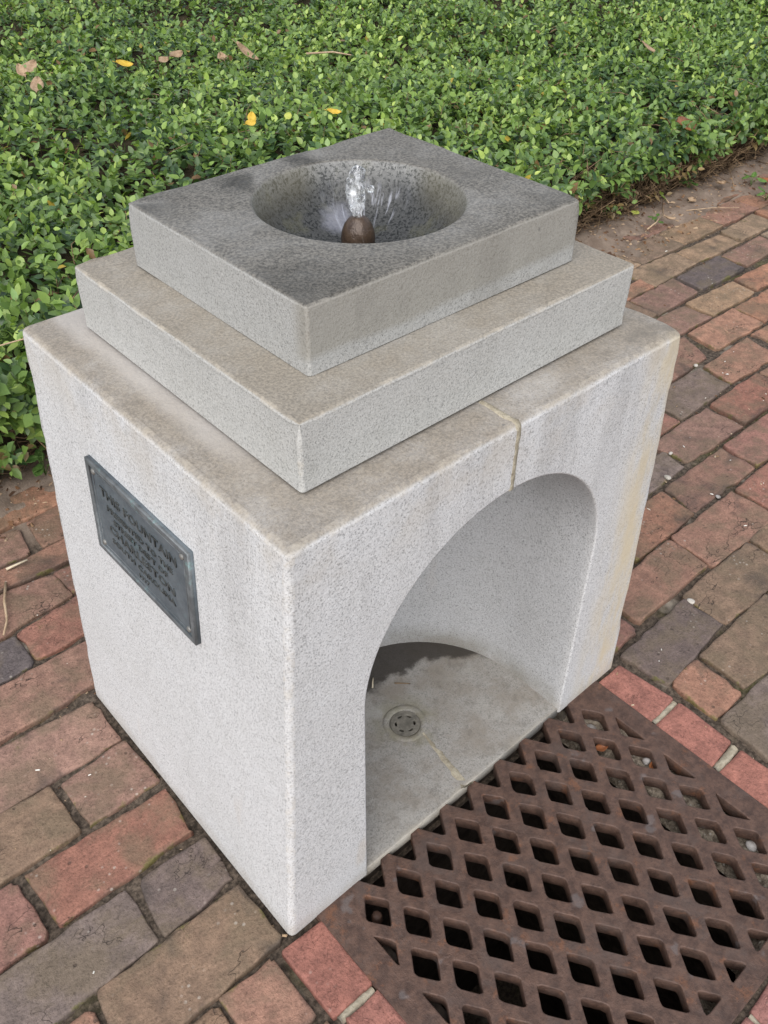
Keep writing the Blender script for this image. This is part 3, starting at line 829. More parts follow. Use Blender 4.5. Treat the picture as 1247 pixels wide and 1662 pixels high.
# pale mortar seam: the foot is two stones joined up the middle
sr = random.Random(4)
V, F = [], []
def seam_path(pts, w, V, F):
    b0 = len(V)
    for i, (p, nrm, side) in enumerate(pts):
        p, nrm, side = Vector(p), Vector(nrm), Vector(side)
        j = sr.gauss(0, 0.0007); ww = w*(1+sr.gauss(0, 0.16))
        for s_, h in ((-1, -0.004), (-0.6, 0.0007), (0.6, 0.0008), (1, -0.004)):
            V.append(tuple(p+side*(s_*ww/2+j)+nrm*(h+sr.gauss(0, 0.0003))))
    for i in range(len(pts)-1):
        for k in range(3): F.append((b0+i*4+k, b0+i*4+k+1, b0+(i+1)*4+k+1, b0+(i+1)*4+k))
path = []
for k in range(10): path.append(((0.500+0.0008*k/9, BY*(0.828+0.114*k/9)/H, 0.828+0.114*k/9), (0, -1, 0), (1, 0, 0)))
for t in (25, 50, 75): path.append(((0.501, BY+0.0115-0.0115*math.cos(math.radians(t)), H-0.0115+0.0115*math.sin(math.radians(t))), (0, -math.cos(math.radians(t)), math.sin(math.radians(t))), (1, 0, 0)))
for k in range(6): path.append(((0.500-0.001*k/5, 0.018+0.066*k/5, H), (0, 0, 1), (1, 0, 0)))
seam_path(path, 0.0135, V, F)
link('mortar_seam', mesh_from(V, F), M_MORTAR, fountain)

# niche floor with its little drain
def floor_mat():
    def ex(nt, p, c):
        x, y, z = nt.xyz(p)
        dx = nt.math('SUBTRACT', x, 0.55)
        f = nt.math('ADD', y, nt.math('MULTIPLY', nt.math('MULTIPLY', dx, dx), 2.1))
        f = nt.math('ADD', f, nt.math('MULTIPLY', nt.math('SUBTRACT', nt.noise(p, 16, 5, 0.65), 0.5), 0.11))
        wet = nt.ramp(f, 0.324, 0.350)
        n = nt.noise(p, 9, 5, 0.65)
        c = nt.mix(nt.ramp(n, 0.40, 0.66, 0, 0.75), c, (0.235, 0.205, 0.168))
        c = nt.mix(nt.ramp(nt.noise(p, 30, 5, 0.75), 0.50, 0.68, 0, 0.50), c, (0.150, 0.136, 0.116))
        c = nt.mix(nt.ramp(nt.noise(p, 5, 4, 0.6), 0.52, 0.70, 0, 0.5), c, (0.42, 0.405, 0.37))
        c = nt.mix(nt.ramp(nt.math('ADD', y, nt.math('MULTIPLY', nt.noise(p, 22, 4, 0.7), 0.03)), 0.032, 0.014, 0, 0.40), c, (0.44, 0.40, 0.32))
        ring = nt.math('SQRT', nt.math('ADD', nt.math('POWER', nt.math('SUBTRACT', x, 0.492), 2), nt.math('POWER', nt.math('SUBTRACT', y, 0.212), 2)))
        alg = nt.math('MULTIPLY', nt.ramp(ring, 0.10, 0.045), nt.ramp(nt.noise(p, 24, 4, 0.6), 0.35, 0.6))
        c = nt.mix(nt.math('MULTIPLY', alg, 0.55), c, (0.205, 0.188, 0.118))
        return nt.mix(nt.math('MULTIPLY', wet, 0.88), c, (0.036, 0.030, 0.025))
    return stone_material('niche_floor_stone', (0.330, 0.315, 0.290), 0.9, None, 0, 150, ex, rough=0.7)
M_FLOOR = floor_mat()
plan = [(AX-AR-0.004, 0.0045)]+[(AX+(AR+0.004)*math.cos(math.pi-math.pi*k/40), NY+(AR+0.004)*math.sin(math.pi*k/40)) for k in range(41)]+[(AX+AR+0.004, 0.0045)]
DX, DY, DR = 0.492, 0.212, 0.046
circ = lambda r, n=28, c=(DX, DY): [(c[0]+r*math.cos(2*math.pi*k/n), c[1]+r*math.sin(2*math.pi*k/n)) for k in range(n)]
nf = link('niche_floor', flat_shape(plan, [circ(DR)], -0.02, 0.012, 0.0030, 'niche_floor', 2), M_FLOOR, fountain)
V, F = lumpy_strip((DX+0.012, DY-0.048), (0.478, 0.004), 0.010, 0.006, 0.01245, sr, 10, 0.046)
link('mortar_joint', mesh_from(V, F), M_MORTAR, nf)
def drain_mat():
    nt = NT('dull_drain_metal'); p = nt.pos(); n = nt.noise(p, 60, 4, 0.7)
    c = nt.mix(nt.ramp(n, 0.3, 0.7), (0.12, 0.112, 0.092), (0.24, 0.222, 0.185))
    return nt.set(c, 0.6, nt.bump(n, 0.4, 0.004*S), metal=0.15)
M_DRAIN = drain_mat()
slots = []
for k in range(6):
    a = math.pi*2*(k+0.4)/6
    ca, sa = math.cos(a), math.sin(a)
    q = []
    for t in range(10):
        w = 2*math.pi*t/10
        lx, ly = 0.0026*math.cos(w)+0.0215, 0.0065*math.sin(w)
        q.append((DX+lx*ca-ly*sa, DY+lx*sa+ly*ca))
    slots.append(q)
dr = link('drain', flat_shape(circ(0.0355), slots, 0.002, 0.0105, 0.0012, 'drain', 1), M_DRAIN, fountain)
V, F = lathe([(0.0352, 0.004), (0.0362, 0.0112), (0.0400, 0.0135), (0.0455, 0.0140), (0.0510, 0.0125), (0.053, 0.007)], 32, (DX, DY), wob=0.02)
link('drain_collar', mesh_from(V, F), M_FLOOR, dr)
V, F = lathe([(0.048, -0.002), (0.046, -0.05), (0.0, -0.05)], 20, (DX, DY))
link('drain_well', mesh_from(V, F), M_PIT, dr)

# the two upper stones
def slab_extra(nt, p, c):
    s1 = nt.noise(nt.stretch(p, (1, 1, 0.2)), 13, 4, 0.6)
    return nt.mix(nt.ramp(s1, 0.52, 0.72, 0, 0.30), c, nt.mix(1.0, c, (0.70, 0.69, 0.66), 'MULTIPLY'))
M_SLAB = stone_material('speckled_granite_slab', (0.480, 0.475, 0.452), 1.0, (0.248, 0.215, 0.168), 0.9, 200, slab_extra)
def box_mesh(x0, x1, y0, y1, z0, z1, bev, segs=3, name='slab'):
    bm = bmesh.new(); add_box(bm, x0, x1, y0, y1, z0, z1)
    bmesh.ops.recalc_face_normals(bm, faces=bm.faces[:])
    worn = bevel_shape(bm, split_long(bm, [e for e in bm.edges if not all(abs(v.co.z-z0) < 1e-6 for v in e.verts)]), bev, segs)
    chip(bm, worn, 0.0019, 5)
    idx = [f.index for f in bm.faces if max(abs(f.normal.x), abs(f.normal.y), abs(f.normal.z)) < 0.985]
    bm.faces.ensure_lookup_table()
    low = min(bm.faces, key=lambda f: f.calc_center_median().z)
    wear_f = set(f for f in bm.faces if max(abs(f.normal.x), abs(f.normal.y), abs(f.normal.z)) < 0.985)
    bmesh.ops.delete(bm, geom=[low], context='FACES_ONLY')
    bm.faces.index_update()
    idx = [f.index for f in bm.faces if f in wear_f]
    me = mesh_bm(bm, name)
    face_wear(me, idx)
    return me
X2 = (0.1507, 0.8592, 0.0817, 0.6881); Z2 = (H+0.005, 1.0726)
X3 = (0.2306, 0.7904, 0.1594, 0.6198); Z3 = (1.0726, 1.1776)
weighted(link('middle_slab', box_mesh(*X2, *Z2, 0.0065), M_SLAB, fountain))
nt = NT('dark_bedding'); M_BED = nt.set((0.085, 0.078, 0.070), 0.95)
bm = bmesh.new(); add_box(bm, X2[0]+0.010, X2[1]-0.010, X2[2]+0.010, X2[3]-0.010, H-0.003, H+0.012)
link('bedding_joint', mesh_bm(bm, smooth=False), M_BED, fountain)

BXC, BYC, BRAD = 0.521, 0.392, 0.171
def basin_extra(nt, p, c):
    x, y, z = nt.xyz(p)
    right = nt.ramp(y, 0.20, 0.168)
    n = nt.noise(nt.stretch(p, (0.5, 1, 1.0)), 9, 5, 0.65)
    lim = nt.math('ADD', z, nt.math('MULTIPLY', nt.math('SUBTRACT', n, 0.5), 0.035))
    film = nt.math('MULTIPLY', right, nt.ramp(lim, 1.088, 1.106))
    c = nt.mix(nt.math('MULTIPLY', film, 0.55), c, (0.245, 0.222, 0.178))
    film2 = nt.math('MULTIPLY', right, nt.ramp(nt.noise(nt.stretch(p, (1, 1, 0.4)), 15, 4, 0.6), 0.5, 0.7))
    c = nt.mix(nt.math('MULTIPLY', film2, 0.30), c, (0.185, 0.172, 0.15))
    return c
def basin_after(nt, p, c):     # black damp film on the front and left corners, two sooty patches behind the bowl
    x, y, z = nt.xyz(p)
    n = nt.noise(p, 10, 5, 0.68)
    top = nt.ramp(z, 1.1745, 1.1770)
    dist = lambda a, b: nt.math('SQRT', nt.math('ADD', nt.math('POWER', nt.math('SUBTRACT', x, a), 2), nt.math('POWER', nt.math('SUBTRACT', y, b), 2)))
    j = nt.math('MULTIPLY', nt.math('SUBTRACT', n, 0.5), 0.22)
    for a, b, r0, r1, amt in ((0.235, 0.165, 0.02, 0.17, 0.62), (0.235, 0.615, 0.0, 0.13, 0.55), (0.42, 0.575, 0.0, 0.060, 0.92), (0.555, 0.585, 0.0, 0.055, 0.85), (0.78, 0.17, 0.0, 0.10, 0.5), (0.385, 0.245, 0.01, 0.035, 0.5)):
        m = nt.math('MULTIPLY', top, nt.ramp(nt.math('ADD', dist(a, b), j), r1, r0))
        c = nt.mix(nt.math('MULTIPLY', m, amt), c, nt.mix(1.0, c, (0.34, 0.34, 0.33), 'MULTIPLY'))
    # inside of the bowl: darker, damp towards the bottom, algae, wet reflections painted as pale streaks
    r = nt.math('SQRT', nt.math('ADD', nt.math('POWER', nt.math('SUBTRACT', x, BXC), 2), nt.math('POWER', nt.math('SUBTRACT', y, BYC), 2)))
    bowl = nt.math('MULTIPLY', nt.ramp(r, BRAD+0.003, BRAD-0.003), nt.ramp(z, 1.1775, 1.174))
    big = nt.noise(p, 12, 4, 0.65)
    bc = nt.mix(nt.noise(p, 150, 3, 0.7), (0.10, 0.10, 0.095), (0.36, 0.355, 0.335))
    bc = nt.mix(nt.ramp(nt.noise(p, 190, 3, 0.7), 0.48, 0.60, 0, 0.85), bc, (0.040, 0.043, 0.040))
    damp = nt.ramp(nt.math('ADD', z, nt.math('MULTIPLY', nt.math('SUBTRACT', big, 0.5), 0.06)), 1.178, 1.128)
    bc = nt.mix(nt.math('MULTIPLY', damp, 0.85), bc, nt.mix(1.0, bc, (0.16, 0.17, 0.18), 'MULTIPLY'))
    bc = nt.mix(nt.ramp(big, 0.52, 0.70, 0, 0.40), bc, (0.135, 0.130, 0.075))
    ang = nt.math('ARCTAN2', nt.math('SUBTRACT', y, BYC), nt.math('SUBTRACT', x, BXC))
    glint_v = nt.n('ShaderNodeCombineXYZ'); nt.put(glint_v.inputs[0], nt.math('MULTIPLY', ang, 8.0)); nt.put(glint_v.inputs[1], nt.math('MULTIPLY', z, 12.0))
    glint = nt.math('MULTIPLY', nt.ramp(nt.noise(glint_v.outputs[0], 1.5, 4, 0.6), 0.52, 0.68), nt.ramp(nt.math('ABSOLUTE', nt.math('SUBTRACT', ang, 0.80)), 0.62, 0.30))
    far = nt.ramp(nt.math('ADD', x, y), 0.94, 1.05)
    bc = nt.mix(nt.math('MULTIPLY', nt.math('MULTIPLY', glint, nt.math('MULTIPLY', nt.ramp(z, 1.076, 1.090), nt.ramp(z, 1.155, 1.125))), 0.70), bc, (0.46, 0.47, 0.52))
    nt.rough_override = nt.math('SUBTRACT', 0.62, nt.math('MULTIPLY', bowl, nt.math('ADD', 0.12, nt.math('MULTIPLY', damp, 0.24))))   # wet stone shines
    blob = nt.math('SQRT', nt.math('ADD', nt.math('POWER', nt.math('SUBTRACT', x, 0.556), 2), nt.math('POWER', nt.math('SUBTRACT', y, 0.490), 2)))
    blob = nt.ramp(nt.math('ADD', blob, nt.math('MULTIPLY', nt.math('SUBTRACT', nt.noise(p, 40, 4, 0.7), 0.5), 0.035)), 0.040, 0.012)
    bc = nt.mix(nt.math('MULTIPLY', blob, 0.42), bc, (0.36, 0.37, 0.43))  # pale patch painted as a reflection on the wet far wall
    side = nt.math('MULTIPLY', nt.ramp(nt.math('ABSOLUTE', nt.math('SUBTRACT', nt.math('SUBTRACT', x, y), 0.129)), 0.10, 0.17), nt.ramp(z, 1.10, 1.16))
    bc = nt.mix(nt.math('MULTIPLY', side, 0.45), bc, (0.135, 0.118, 0.070))
    c = nt.mix(bowl, c, bc)
    return c
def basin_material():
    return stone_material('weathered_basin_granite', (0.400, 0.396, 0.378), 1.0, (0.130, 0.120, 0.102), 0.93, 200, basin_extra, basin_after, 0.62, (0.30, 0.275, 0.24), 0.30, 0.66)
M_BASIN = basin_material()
def make_basin():
    bm = bmesh.new()
    x0, x1, y0, y1 = X3; z0, z1 = Z3
    N = 64
    ang = [2*math.pi*k/N for k in range(N)]
    for cxn, cyn in ((x0, y0), (x1, y0), (x1, y1), (x0, y1)):
        a = math.atan2(cyn-BYC, cxn-BXC) % (2*math.pi)
        i = min(range(N), key=lambda k: abs(ang[k]-a)); ang[i] = a
    def outer(a):
        c, s = math.cos(a), math.sin(a); b = 1e9
        if c > 1e-9: b = min(b, (x1-BXC)/c)
        if c < -1e-9: b = min(b, (x0-BXC)/c)
        if s > 1e-9: b = min(b, (y1-BYC)/s)
        if s < -1e-9: b = min(b, (y0-BYC)/s)
        return (BXC+b*c, BYC+b*s)
    O = [bm.verts.new((*outer(a), z1)) for a in ang]
    L = [bm.verts.new((v.co.x, v.co.y, z0)) for v in O]
    prof = [(BRAD+0.004, 0), (BRAD+0.001, -0.0012), (BRAD-0.002, -0.005), (BRAD-0.008, -0.018), (BRAD-0.018, -0.037), (BRAD-0.033, -0.057), (BRAD-0.055, -0.075), (BRAD-0.084, -0.088), (BRAD-0.12, -0.096), (BRAD-0.150, -0.099)]
    rings = [[bm.verts.new((BXC+r*math.cos(a), BYC+r*math.sin(a), z1+dz)) for a in ang] for r, dz in prof]
    low = bm.verts.new((BXC, BYC, z1-0.1005))
    for k in range(N):
        j = (k+1) % N
        bm.faces.new((O[k], O[j], rings[0][j], rings[0][k]))
        bm.faces.new((O[k], L[k], L[j], O[j]))
        for a, b in zip(rings[:-1], rings[1:]): bm.faces.new((a[k], a[j], b[j], b[k]))
        bm.faces.new((rings[-1][k], rings[-1][j], low))
    bmesh.ops.recalc_face_normals(bm, faces=bm.faces[:])
    ed = [e for e in bm.edges if len(e.link_faces) == 2 and e.calc_face_angle(0) > 0.7 and all(abs(v.co.x-x0) < 1e-4 or abs(v.co.x-x1) < 1e-4 or abs(v.co.y-y0) < 1e-4 or abs(v.co.y-y1) < 1e-4 for v in e.verts)]
    worn = bevel_shape(bm, split_long(bm, ed), 0.0065, 3)
    chip(bm, worn, 0.0019, 8)
    idx = []
    bm.faces.ensure_lookup_table()
    for f in bm.faces:
        nn = f.normal; cc = f.calc_center_median()
        if max(abs(nn.x), abs(nn.y), abs(nn.z)) < 0.985 and (cc.x < x0+0.007 or cc.x > x1-0.007 or cc.y < y0+0.007 or cc.y > y1-0.007): idx.append(f.index)
    me = mesh_bm(bm, 'basin_block', recalc=False)
    face_wear(me, idx)
    return me
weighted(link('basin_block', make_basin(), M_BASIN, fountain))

# bronze bubbler
def bronze_mat():
    nt = NT('wet_brown_bronze'); p = nt.pos(); n = nt.noise(p, 28, 5, 0.7)
    c = nt.mix(nt.ramp(n, 0.3, 0.7), (0.045, 0.028, 0.019), (0.105, 0.070, 0.046))
    c = nt.mix(nt.ramp(nt.noise(p, 40, 3, 0.6), 0.60, 0.72, 0, 0.6), c, (0.26, 0.23, 0.20))
    return nt.set(c, 0.30, nt.bump(n, 0.7, 0.006*S), metal=0.3, spec=0.6)
M_BRONZE = bronze_mat()
BB = (0.519, 0.394)
V, F = lathe([(0.036, 1.074), (0.034, 1.079), (0.027, 1.083), (0.0265, 1.088), (0.0278, 1.100), (0.0283, 1.110), (0.0266, 1.122), (0.0226, 1.133), (0.0165, 1.1415), (0.0105, 1.1460), (0.0068, 1.1478), (0.0060, 1.1455), (0.0055, 1.135), (0, 1.134)], 28, BB, wob=0.012)
link('bubbler', mesh_from(V, F), M_BRONZE, fountain)

# bronze plaque on the left face
def plaque_mat(name, a, b, green):
    nt = NT(name); p = nt.pos(); n = nt.noise(p, 40, 5, 0.7)
    c = nt.mix(nt.ramp(n, 0.3, 0.7), a, b)
    c = nt.mix(nt.ramp(nt.noise(p, 22, 5, 0.7), 0.58, 0.72, 0, green), c, (0.20, 0.335, 0.33))
    c = nt.mix(nt.ramp(nt.noise(p, 90, 4, 0.7), 0.6, 0.75, 0, 0.5), c, (0.05, 0.052, 0.052))
    return nt.set(c, 0.52, nt.bump(n, 0.25, 0.002*S), metal=0.25, spec=0.45)
M_PLQ = plaque_mat('blue_grey_patina', (0.092, 0.112, 0.128), (0.148, 0.172, 0.188), 0.45)
M_RIM = plaque_mat('patinated_rim', (0.105, 0.115, 0.120), (0.190, 0.205, 0.212), 0.9)
M_LET = plaque_mat('dark_letters', (0.040, 0.046, 0.046), (0.090, 0.098, 0.098), 0.10)
PW, PH = 0.322, 0.196
pc = Vector((BX*0.7035/H, 0.4005, 0.7035))
eu = Vector((0, -1, 0)); ev = Vector((BX/H, 0, 1)).normalized(); en = eu.cross(ev)
PM = Matrix(((eu.x, ev.x, en.x, pc.x*S), (eu.y, ev.y, en.y, pc.y*S), (eu.z, ev.z, en.z, pc.z*S), (0, 0, 0, 1)))
rect = lambda w, h: [(-w/2, -h/2), (w/2, -h/2), (w/2, h/2), (-w/2, h/2)]
def on_plaque(me, name, mat, parent):
    me.transform(PM); return link(name, me, mat, parent)
plaque = on_plaque(flat_shape(rect(PW, PH), [], -0.003, 0.0062, 0.001, 'plaque', 1), 'plaque', M_PLQ, fountain)
on_plaque(flat_shape(rect(PW, PH), [rect(PW-0.022, PH-0.020)], 0.003, 0.0098, 0.0014, 'rim', 2), 'rim', M_RIM, plaque)
on_plaque(flat_shape(rect(PW-0.034, PH-0.032), [rect(PW-0.038, PH-0.036)], 0.0058, 0.0072, 0.0005, 'inner_line', 1), 'inner_line', M_RIM, plaque)
nt = NT('worn_screw_metal'); M_SCREW = nt.set((0.22, 0.215, 0.20), 0.5, metal=0.4)
for su, sv in ((-1, -1), (1, -1), (1, 1), (-1, 1)):
    c = (su*(PW/2-0.0215), sv*(PH/2-0.020))
    V, F = lathe([(0.0058, 0.0055), (0.0058, 0.0074), (0.0043, 0.0092), (0.0, 0.0097)], 14, c)
    on_plaque(mesh_from(V, F), 'screw', M_SCREW, plaque)
def text_mesh(body, size, z0, z1, sx=1.0):
    cu = bpy.data.curves.new('tmp', 'FONT'); cu.body = body; cu.size = size*S; cu.align_x = 'CENTER'; cu.align_y = 'CENTER'
    cu.extrude = (z1-z0)/2*S; cu.resolution_u = 2; cu.space_character = 1.05; cu.offset = 0.0001*S
    ob = bpy.data.objects.new('tmp', cu); COL.objects.link(ob)
    dg = bpy.context.evaluated_depsgraph_get()
    me = bpy.data.meshes.new_from_object(ob.evaluated_get(dg))
    bpy.data.objects.remove(ob); bpy.data.curves.remove(cu)
    me.transform(Matrix.Diagonal((sx, 1, 1, 1)))
    return me
for body, v, size, sx in (('THIS FOUNTAIN', 0.0500, 0.0260, 1.22), ('PRESENTED TO THE', 0.0215, 0.0165, 1.36), ('STREET DEPT OF', 0.0005, 0.0165, 1.36), ('CHARLESTON', -0.0240, 0.0240, 1.36), ('SOUTH CAROLINA', -0.0490, 0.0160, 1.45), ('1917', -0.0690, 0.0130, 1.3)):
    me = text_mesh(body, size, 0, 0.0026, sx)
    me.transform(Matrix.Translation((0, v*S, 0.0068*S)))
    on_plaque(me, 'lettering', M_LET, plaque)

# the jet of water
nt = NT('aerated_water'); p = nt.obj(False); M_WATER = nt.set((0.96, 0.97, 0.98), nt.ramp(nt.noise(p, 90, 3, 0.6), 0.35, 0.65, 0.02, 0.25), nt.bump(nt.noise(nt.stretch(p, (1, 1, 0.45)), 110, 3, 0.6), 0.9, 0.006*S), **{'IOR': 1.33, 'Transmission Weight': nt.ramp(nt.noise(nt.stretch(p, (1, 1, 0.4)), 75, 4, 0.65), 0.44, 0.62, 1.0, 0.30)})
jet_r = random.Random(8)
prof = [(0.0062, 1.136), (0.0078, 1.146), (0.0094, 1.153), (0.0114, 1.162), (0.0132, 1.172), (0.0142, 1.182), (0.0140, 1.192), (0.0134, 1.203), (0.0124, 1.212), (0.0104, 1.220), (0.0072, 1.226), (0.0, 1.229)]
V, F = [], []
N = 22
fine_prof = []
for (r0, za), (r1, zb) in zip(prof[:-1], prof[1:]):
    for k in range(4): fine_prof.append((r0+(r1-r0)*k/4, za+(zb-za)*k/4))
fine_prof.append(prof[-1])
for r, z in fine_prof:
    t = (z-1.136)/0.093
    ox = -0.0035*math.sin(t*2.3)*t; oy = 0.003*math.sin(t*4)
    for k in range(N):
        a = 2*math.pi*k/N
        w = 1+0.20*math.sin(3*a+t*11)*t+0.13*math.sin(5*a-t*23)*min(1, t*2)+0.10*math.sin(2*a+t*37)
        V.append((BB[0]+ox+r*w*math.cos(a), BB[1]+oy+r*w*math.sin(a), z))
for i in range(len(fine_prof)-1):
    for k in range(N): F.append((i*N+k, i*N+(k+1) % N, (i+1)*N+(k+1) % N, (i+1)*N+k))
jet = link('water_jet', mesh_from(V, F), M_WATER, origin=(BB[0], BB[1], 1.147))
tag(jet, 'short clear jet of water rising from the bronze bubbler in the bowl', 'water jet')
bm = bmesh.new(); bmesh.ops.create_icosphere(bm, subdivisions=2, radius=0.0062, matrix=Matrix.Translation((BB[0]+0.0155, BB[1]-0.0125, 1.190)))
for v in bm.verts: v.co.z += 0.0015*math.sin(v.co.x*900)
link('water_drop', mesh_bm(bm), M_WATER, jet)
# ------------------------------------------------------------------ the low hedge of small glossy leaves
HY0 = 1.68
def hedge_top(x, y):
    hh = 0.375 - 0.075*np.clip((np.asarray(x)-0.8)/2.5, 0, 1)
    d = np.asarray(y)-(HY0-0.08+0.05*vnoise(x, 0*np.asarray(x), 2.3)+0.03*vnoise(x, 0*np.asarray(x), 7))
    rise = np.clip(d/0.15, 0, 1); rise = np.sqrt(np.clip(1-(1-rise)**2, 0, 1))
    bump = 0.040*vnoise(x, y, 1.7)+0.028*vnoise(x, y, 4.1)+0.014*vnoise(x, y, 9)
    return hh*rise + bump*rise
leaf_nt = NT('hedge_leaf')
def build_leaf_mat():
    nt = leaf_nt; p = nt.pos()
    at = nt.attr('tint', 'Color')
    n = nt.noise(p, 120, 2, 0.6)
    c = nt.mix(nt.ramp(n, 0.3, 0.7, 0, 0.35), at, nt.mix(1.0, at, (0.72, 0.80, 0.68), 'MULTIPLY'))
    g = nt.n('ShaderNodeNewGeometry')
    c2 = nt.mix(nt.math('MULTIPLY', g.outputs['Backfacing'], 0.6), c, nt.mix(0.35, c, (0.16, 0.21, 0.12)))
    nt.set(c2, 0.36, None, spec=0.5)
    tr = nt.n('ShaderNodeBsdfTranslucent'); nt.put(tr.inputs[0], nt.mix(1.0, c, (1.5, 1.7, 0.6), 'MULTIPLY'))
    mx = nt.n('ShaderNodeMixShader'); mx.inputs[0].default_value = 0.22
    nt.t.links.new(nt.b.outputs[0], mx.inputs[1]); nt.t.links.new(tr.outputs[0], mx.inputs[2]); nt.t.links.new(mx.outputs[0], nt.out.inputs[0])
    return nt.m
M_LEAF = build_leaf_mat()
leaf2 = NT('hedge_leaf_single')
def build_leaf_mat2():
    nt = leaf2; p = nt.pos(); oi = nt.n('ShaderNodeObjectInfo')
    n = nt.noise(p, 120, 2, 0.6)
    c = nt.mix(nt.ramp(n, 0.3, 0.7, 0, 0.35), oi.outputs['Color'], nt.mix(1.0, oi.outputs['Color'], (0.72, 0.80, 0.68), 'MULTIPLY'))
    nt.set(c, 0.42, None, spec=0.45)
    tr = nt.n('ShaderNodeBsdfTranslucent'); nt.put(tr.inputs[0], nt.mix(1.0, c, (1.5, 1.7, 0.6), 'MULTIPLY'))
    mx = nt.n('ShaderNodeMixShader'); mx.inputs[0].default_value = 0.22
    nt.t.links.new(nt.b.outputs[0], mx.inputs[1]); nt.t.links.new(tr.outputs[0], mx.inputs[2]); nt.t.links.new(mx.outputs[0], nt.out.inputs[0])
    return nt.m
M_LEAF1 = build_leaf_mat2()

LEAF_T = np.array([0.0, 0.28, 0.62, 1.0])
# leaf template: local x along the leaf (0..1), y across, z normal
LV = np.array([(0, 0, 0), (0.30, 0, -0.035), (0.64, 0, -0.030), (1.0, 0, -0.10),
               (0.26, 0.24, 0.03), (0.60, 0.22, 0.02), (0.26, -0.24, 0.03), (0.60, -0.22, 0.02), (0.83, 0.105, -0.02), (0.83, -0.105, -0.02)])
LF4 = [(0, 1, 4), (1, 2, 5, 4), (2, 3, 8, 5), (0, 6, 1), (6, 7, 2, 1), (7, 9, 3, 2)]

rng = np.random.default_rng(5)
def sprigs():
    """scatter sprigs over the hedge; returns base, direction, stem length"""
    out = []
    # top: jittered grid denser near the camera
    xs, ys = [], []
    for (x0, x1, y0, y1, step) in ((-1.4, 7.4, HY0+0.02, 3.2, 0.050), (-0.6, 9.4, 3.2, 5.2, 0.058), (1.2, 9.6, 5.2, 10.2, 0.073)):
        gx, gy = np.meshgrid(np.arange(x0, x1, step), np.arange(y0, y1, step))
        gx = (gx+rng.uniform(-.6, .6, gx.shape)*step).ravel(); gy = (gy+rng.uniform(-.6, .6, gy.shape)*step).ravel()
        xs.append(gx); ys.append(gy)
    x = np.concatenate(xs); y = np.concatenate(ys)
    z = hedge_top(x, y)
    px, py, dz = project(np.stack([x, y, z], -1))
    keep = (dz > 0.3) & (px > -1000) & (px < 2250) & (py > -420) & (py < 2000) & ((px > -420) & (px < 1680) & (py < 1500) | (rng.random(len(x)) < 0.6))
    x, y, z = x[keep], y[keep], z[keep]
    thin = vnoise(x, y, 1.3)+0.5*vnoise(x, y, 3.7)
    keep = rng.random(len(x)) < np.where(thin < -0.62, 0.45, 1.0)*np.where(y < HY0+0.07, 0.45, 1.0)*np.where((y < HY0+0.16) & (x > 2.6) & (x < 4.4) & (vnoise(x, y, 3.0) > -0.35), 0.38, 1.0)
    x, y, z = x[keep], y[keep], z[keep]
    tilt = rng.normal(0, 0.55, (len(x), 2)); tilt[:, 1] -= np.clip(0.45-(y-HY0), 0, 0.45)*1.5
    d = np.stack([tilt[:, 0], tilt[:, 1], np.ones(len(x))], -1)
    out.append((np.stack([x, y, z-rng.uniform(0.055, 0.10, len(x))], -1), d))
    # front face
    n = 3600
    x = rng.uniform(-1.4, 7.4, n); t = rng.random(n)**0.8
    top = hedge_top(x, np.full(n, HY0+0.14))
    z = top*(0.06+0.94*t)
    y = HY0-0.005-np.where(x < 1.6, 0.035, 0.0)+rng.uniform(0.0, 0.09, n)+0.05*vnoise(x, z, 5)
    hole = vnoise(x*1.0, z*2.0, 5.0)
    keep = rng.random(n) < np.where((x > 2.6) & (x < 4.4), 0.55, 1.0)*np.where(t < 0.42, np.where(x < 1.5, 0.42, 0.16), np.where(t < 0.62, 0.45, 1.0))*np.where(hole < -0.25, 0.35, 1.0)
    x, y, z, t = x[keep], y[keep], z[keep], t[keep]
    d = np.stack([rng.normal(0, 0.7, len(x)), -0.75-0.3*rng.random(len(x)), 0.15+0.8*rng.random(len(x))], -1)
    out.append((np.stack([x, y, z], -1), d))
    B = np.concatenate([o[0] for o in out]); Dv = np.concatenate([o[1] for o in out])
    Dv /= np.linalg.norm(Dv, axis=1)[:, None]
    return B, Dv
SB, SD = sprigs()
NS = len(SB)
front_top = len(SB)
stem_len = rng.uniform(0.075, 0.15, NS)
PAIRS = 4
base_list, dir_list, nrm_list, len_list, tint_list = [], [], [], [], []
perp = np.cross(SD, rng.normal(0, 1, (NS, 3))); perp /= np.linalg.norm(perp, axis=1)[:, None]
perp2 = np.cross(SD, perp)
patch = vnoise(SB[:, 0], SB[:, 1], 1.1)*0.5+vnoise(SB[:, 0], SB[:, 1], 3.3)*0.5
sprig_tone = rng.random(NS)+0.45*patch
up = np.array([0, 0, 1.0])
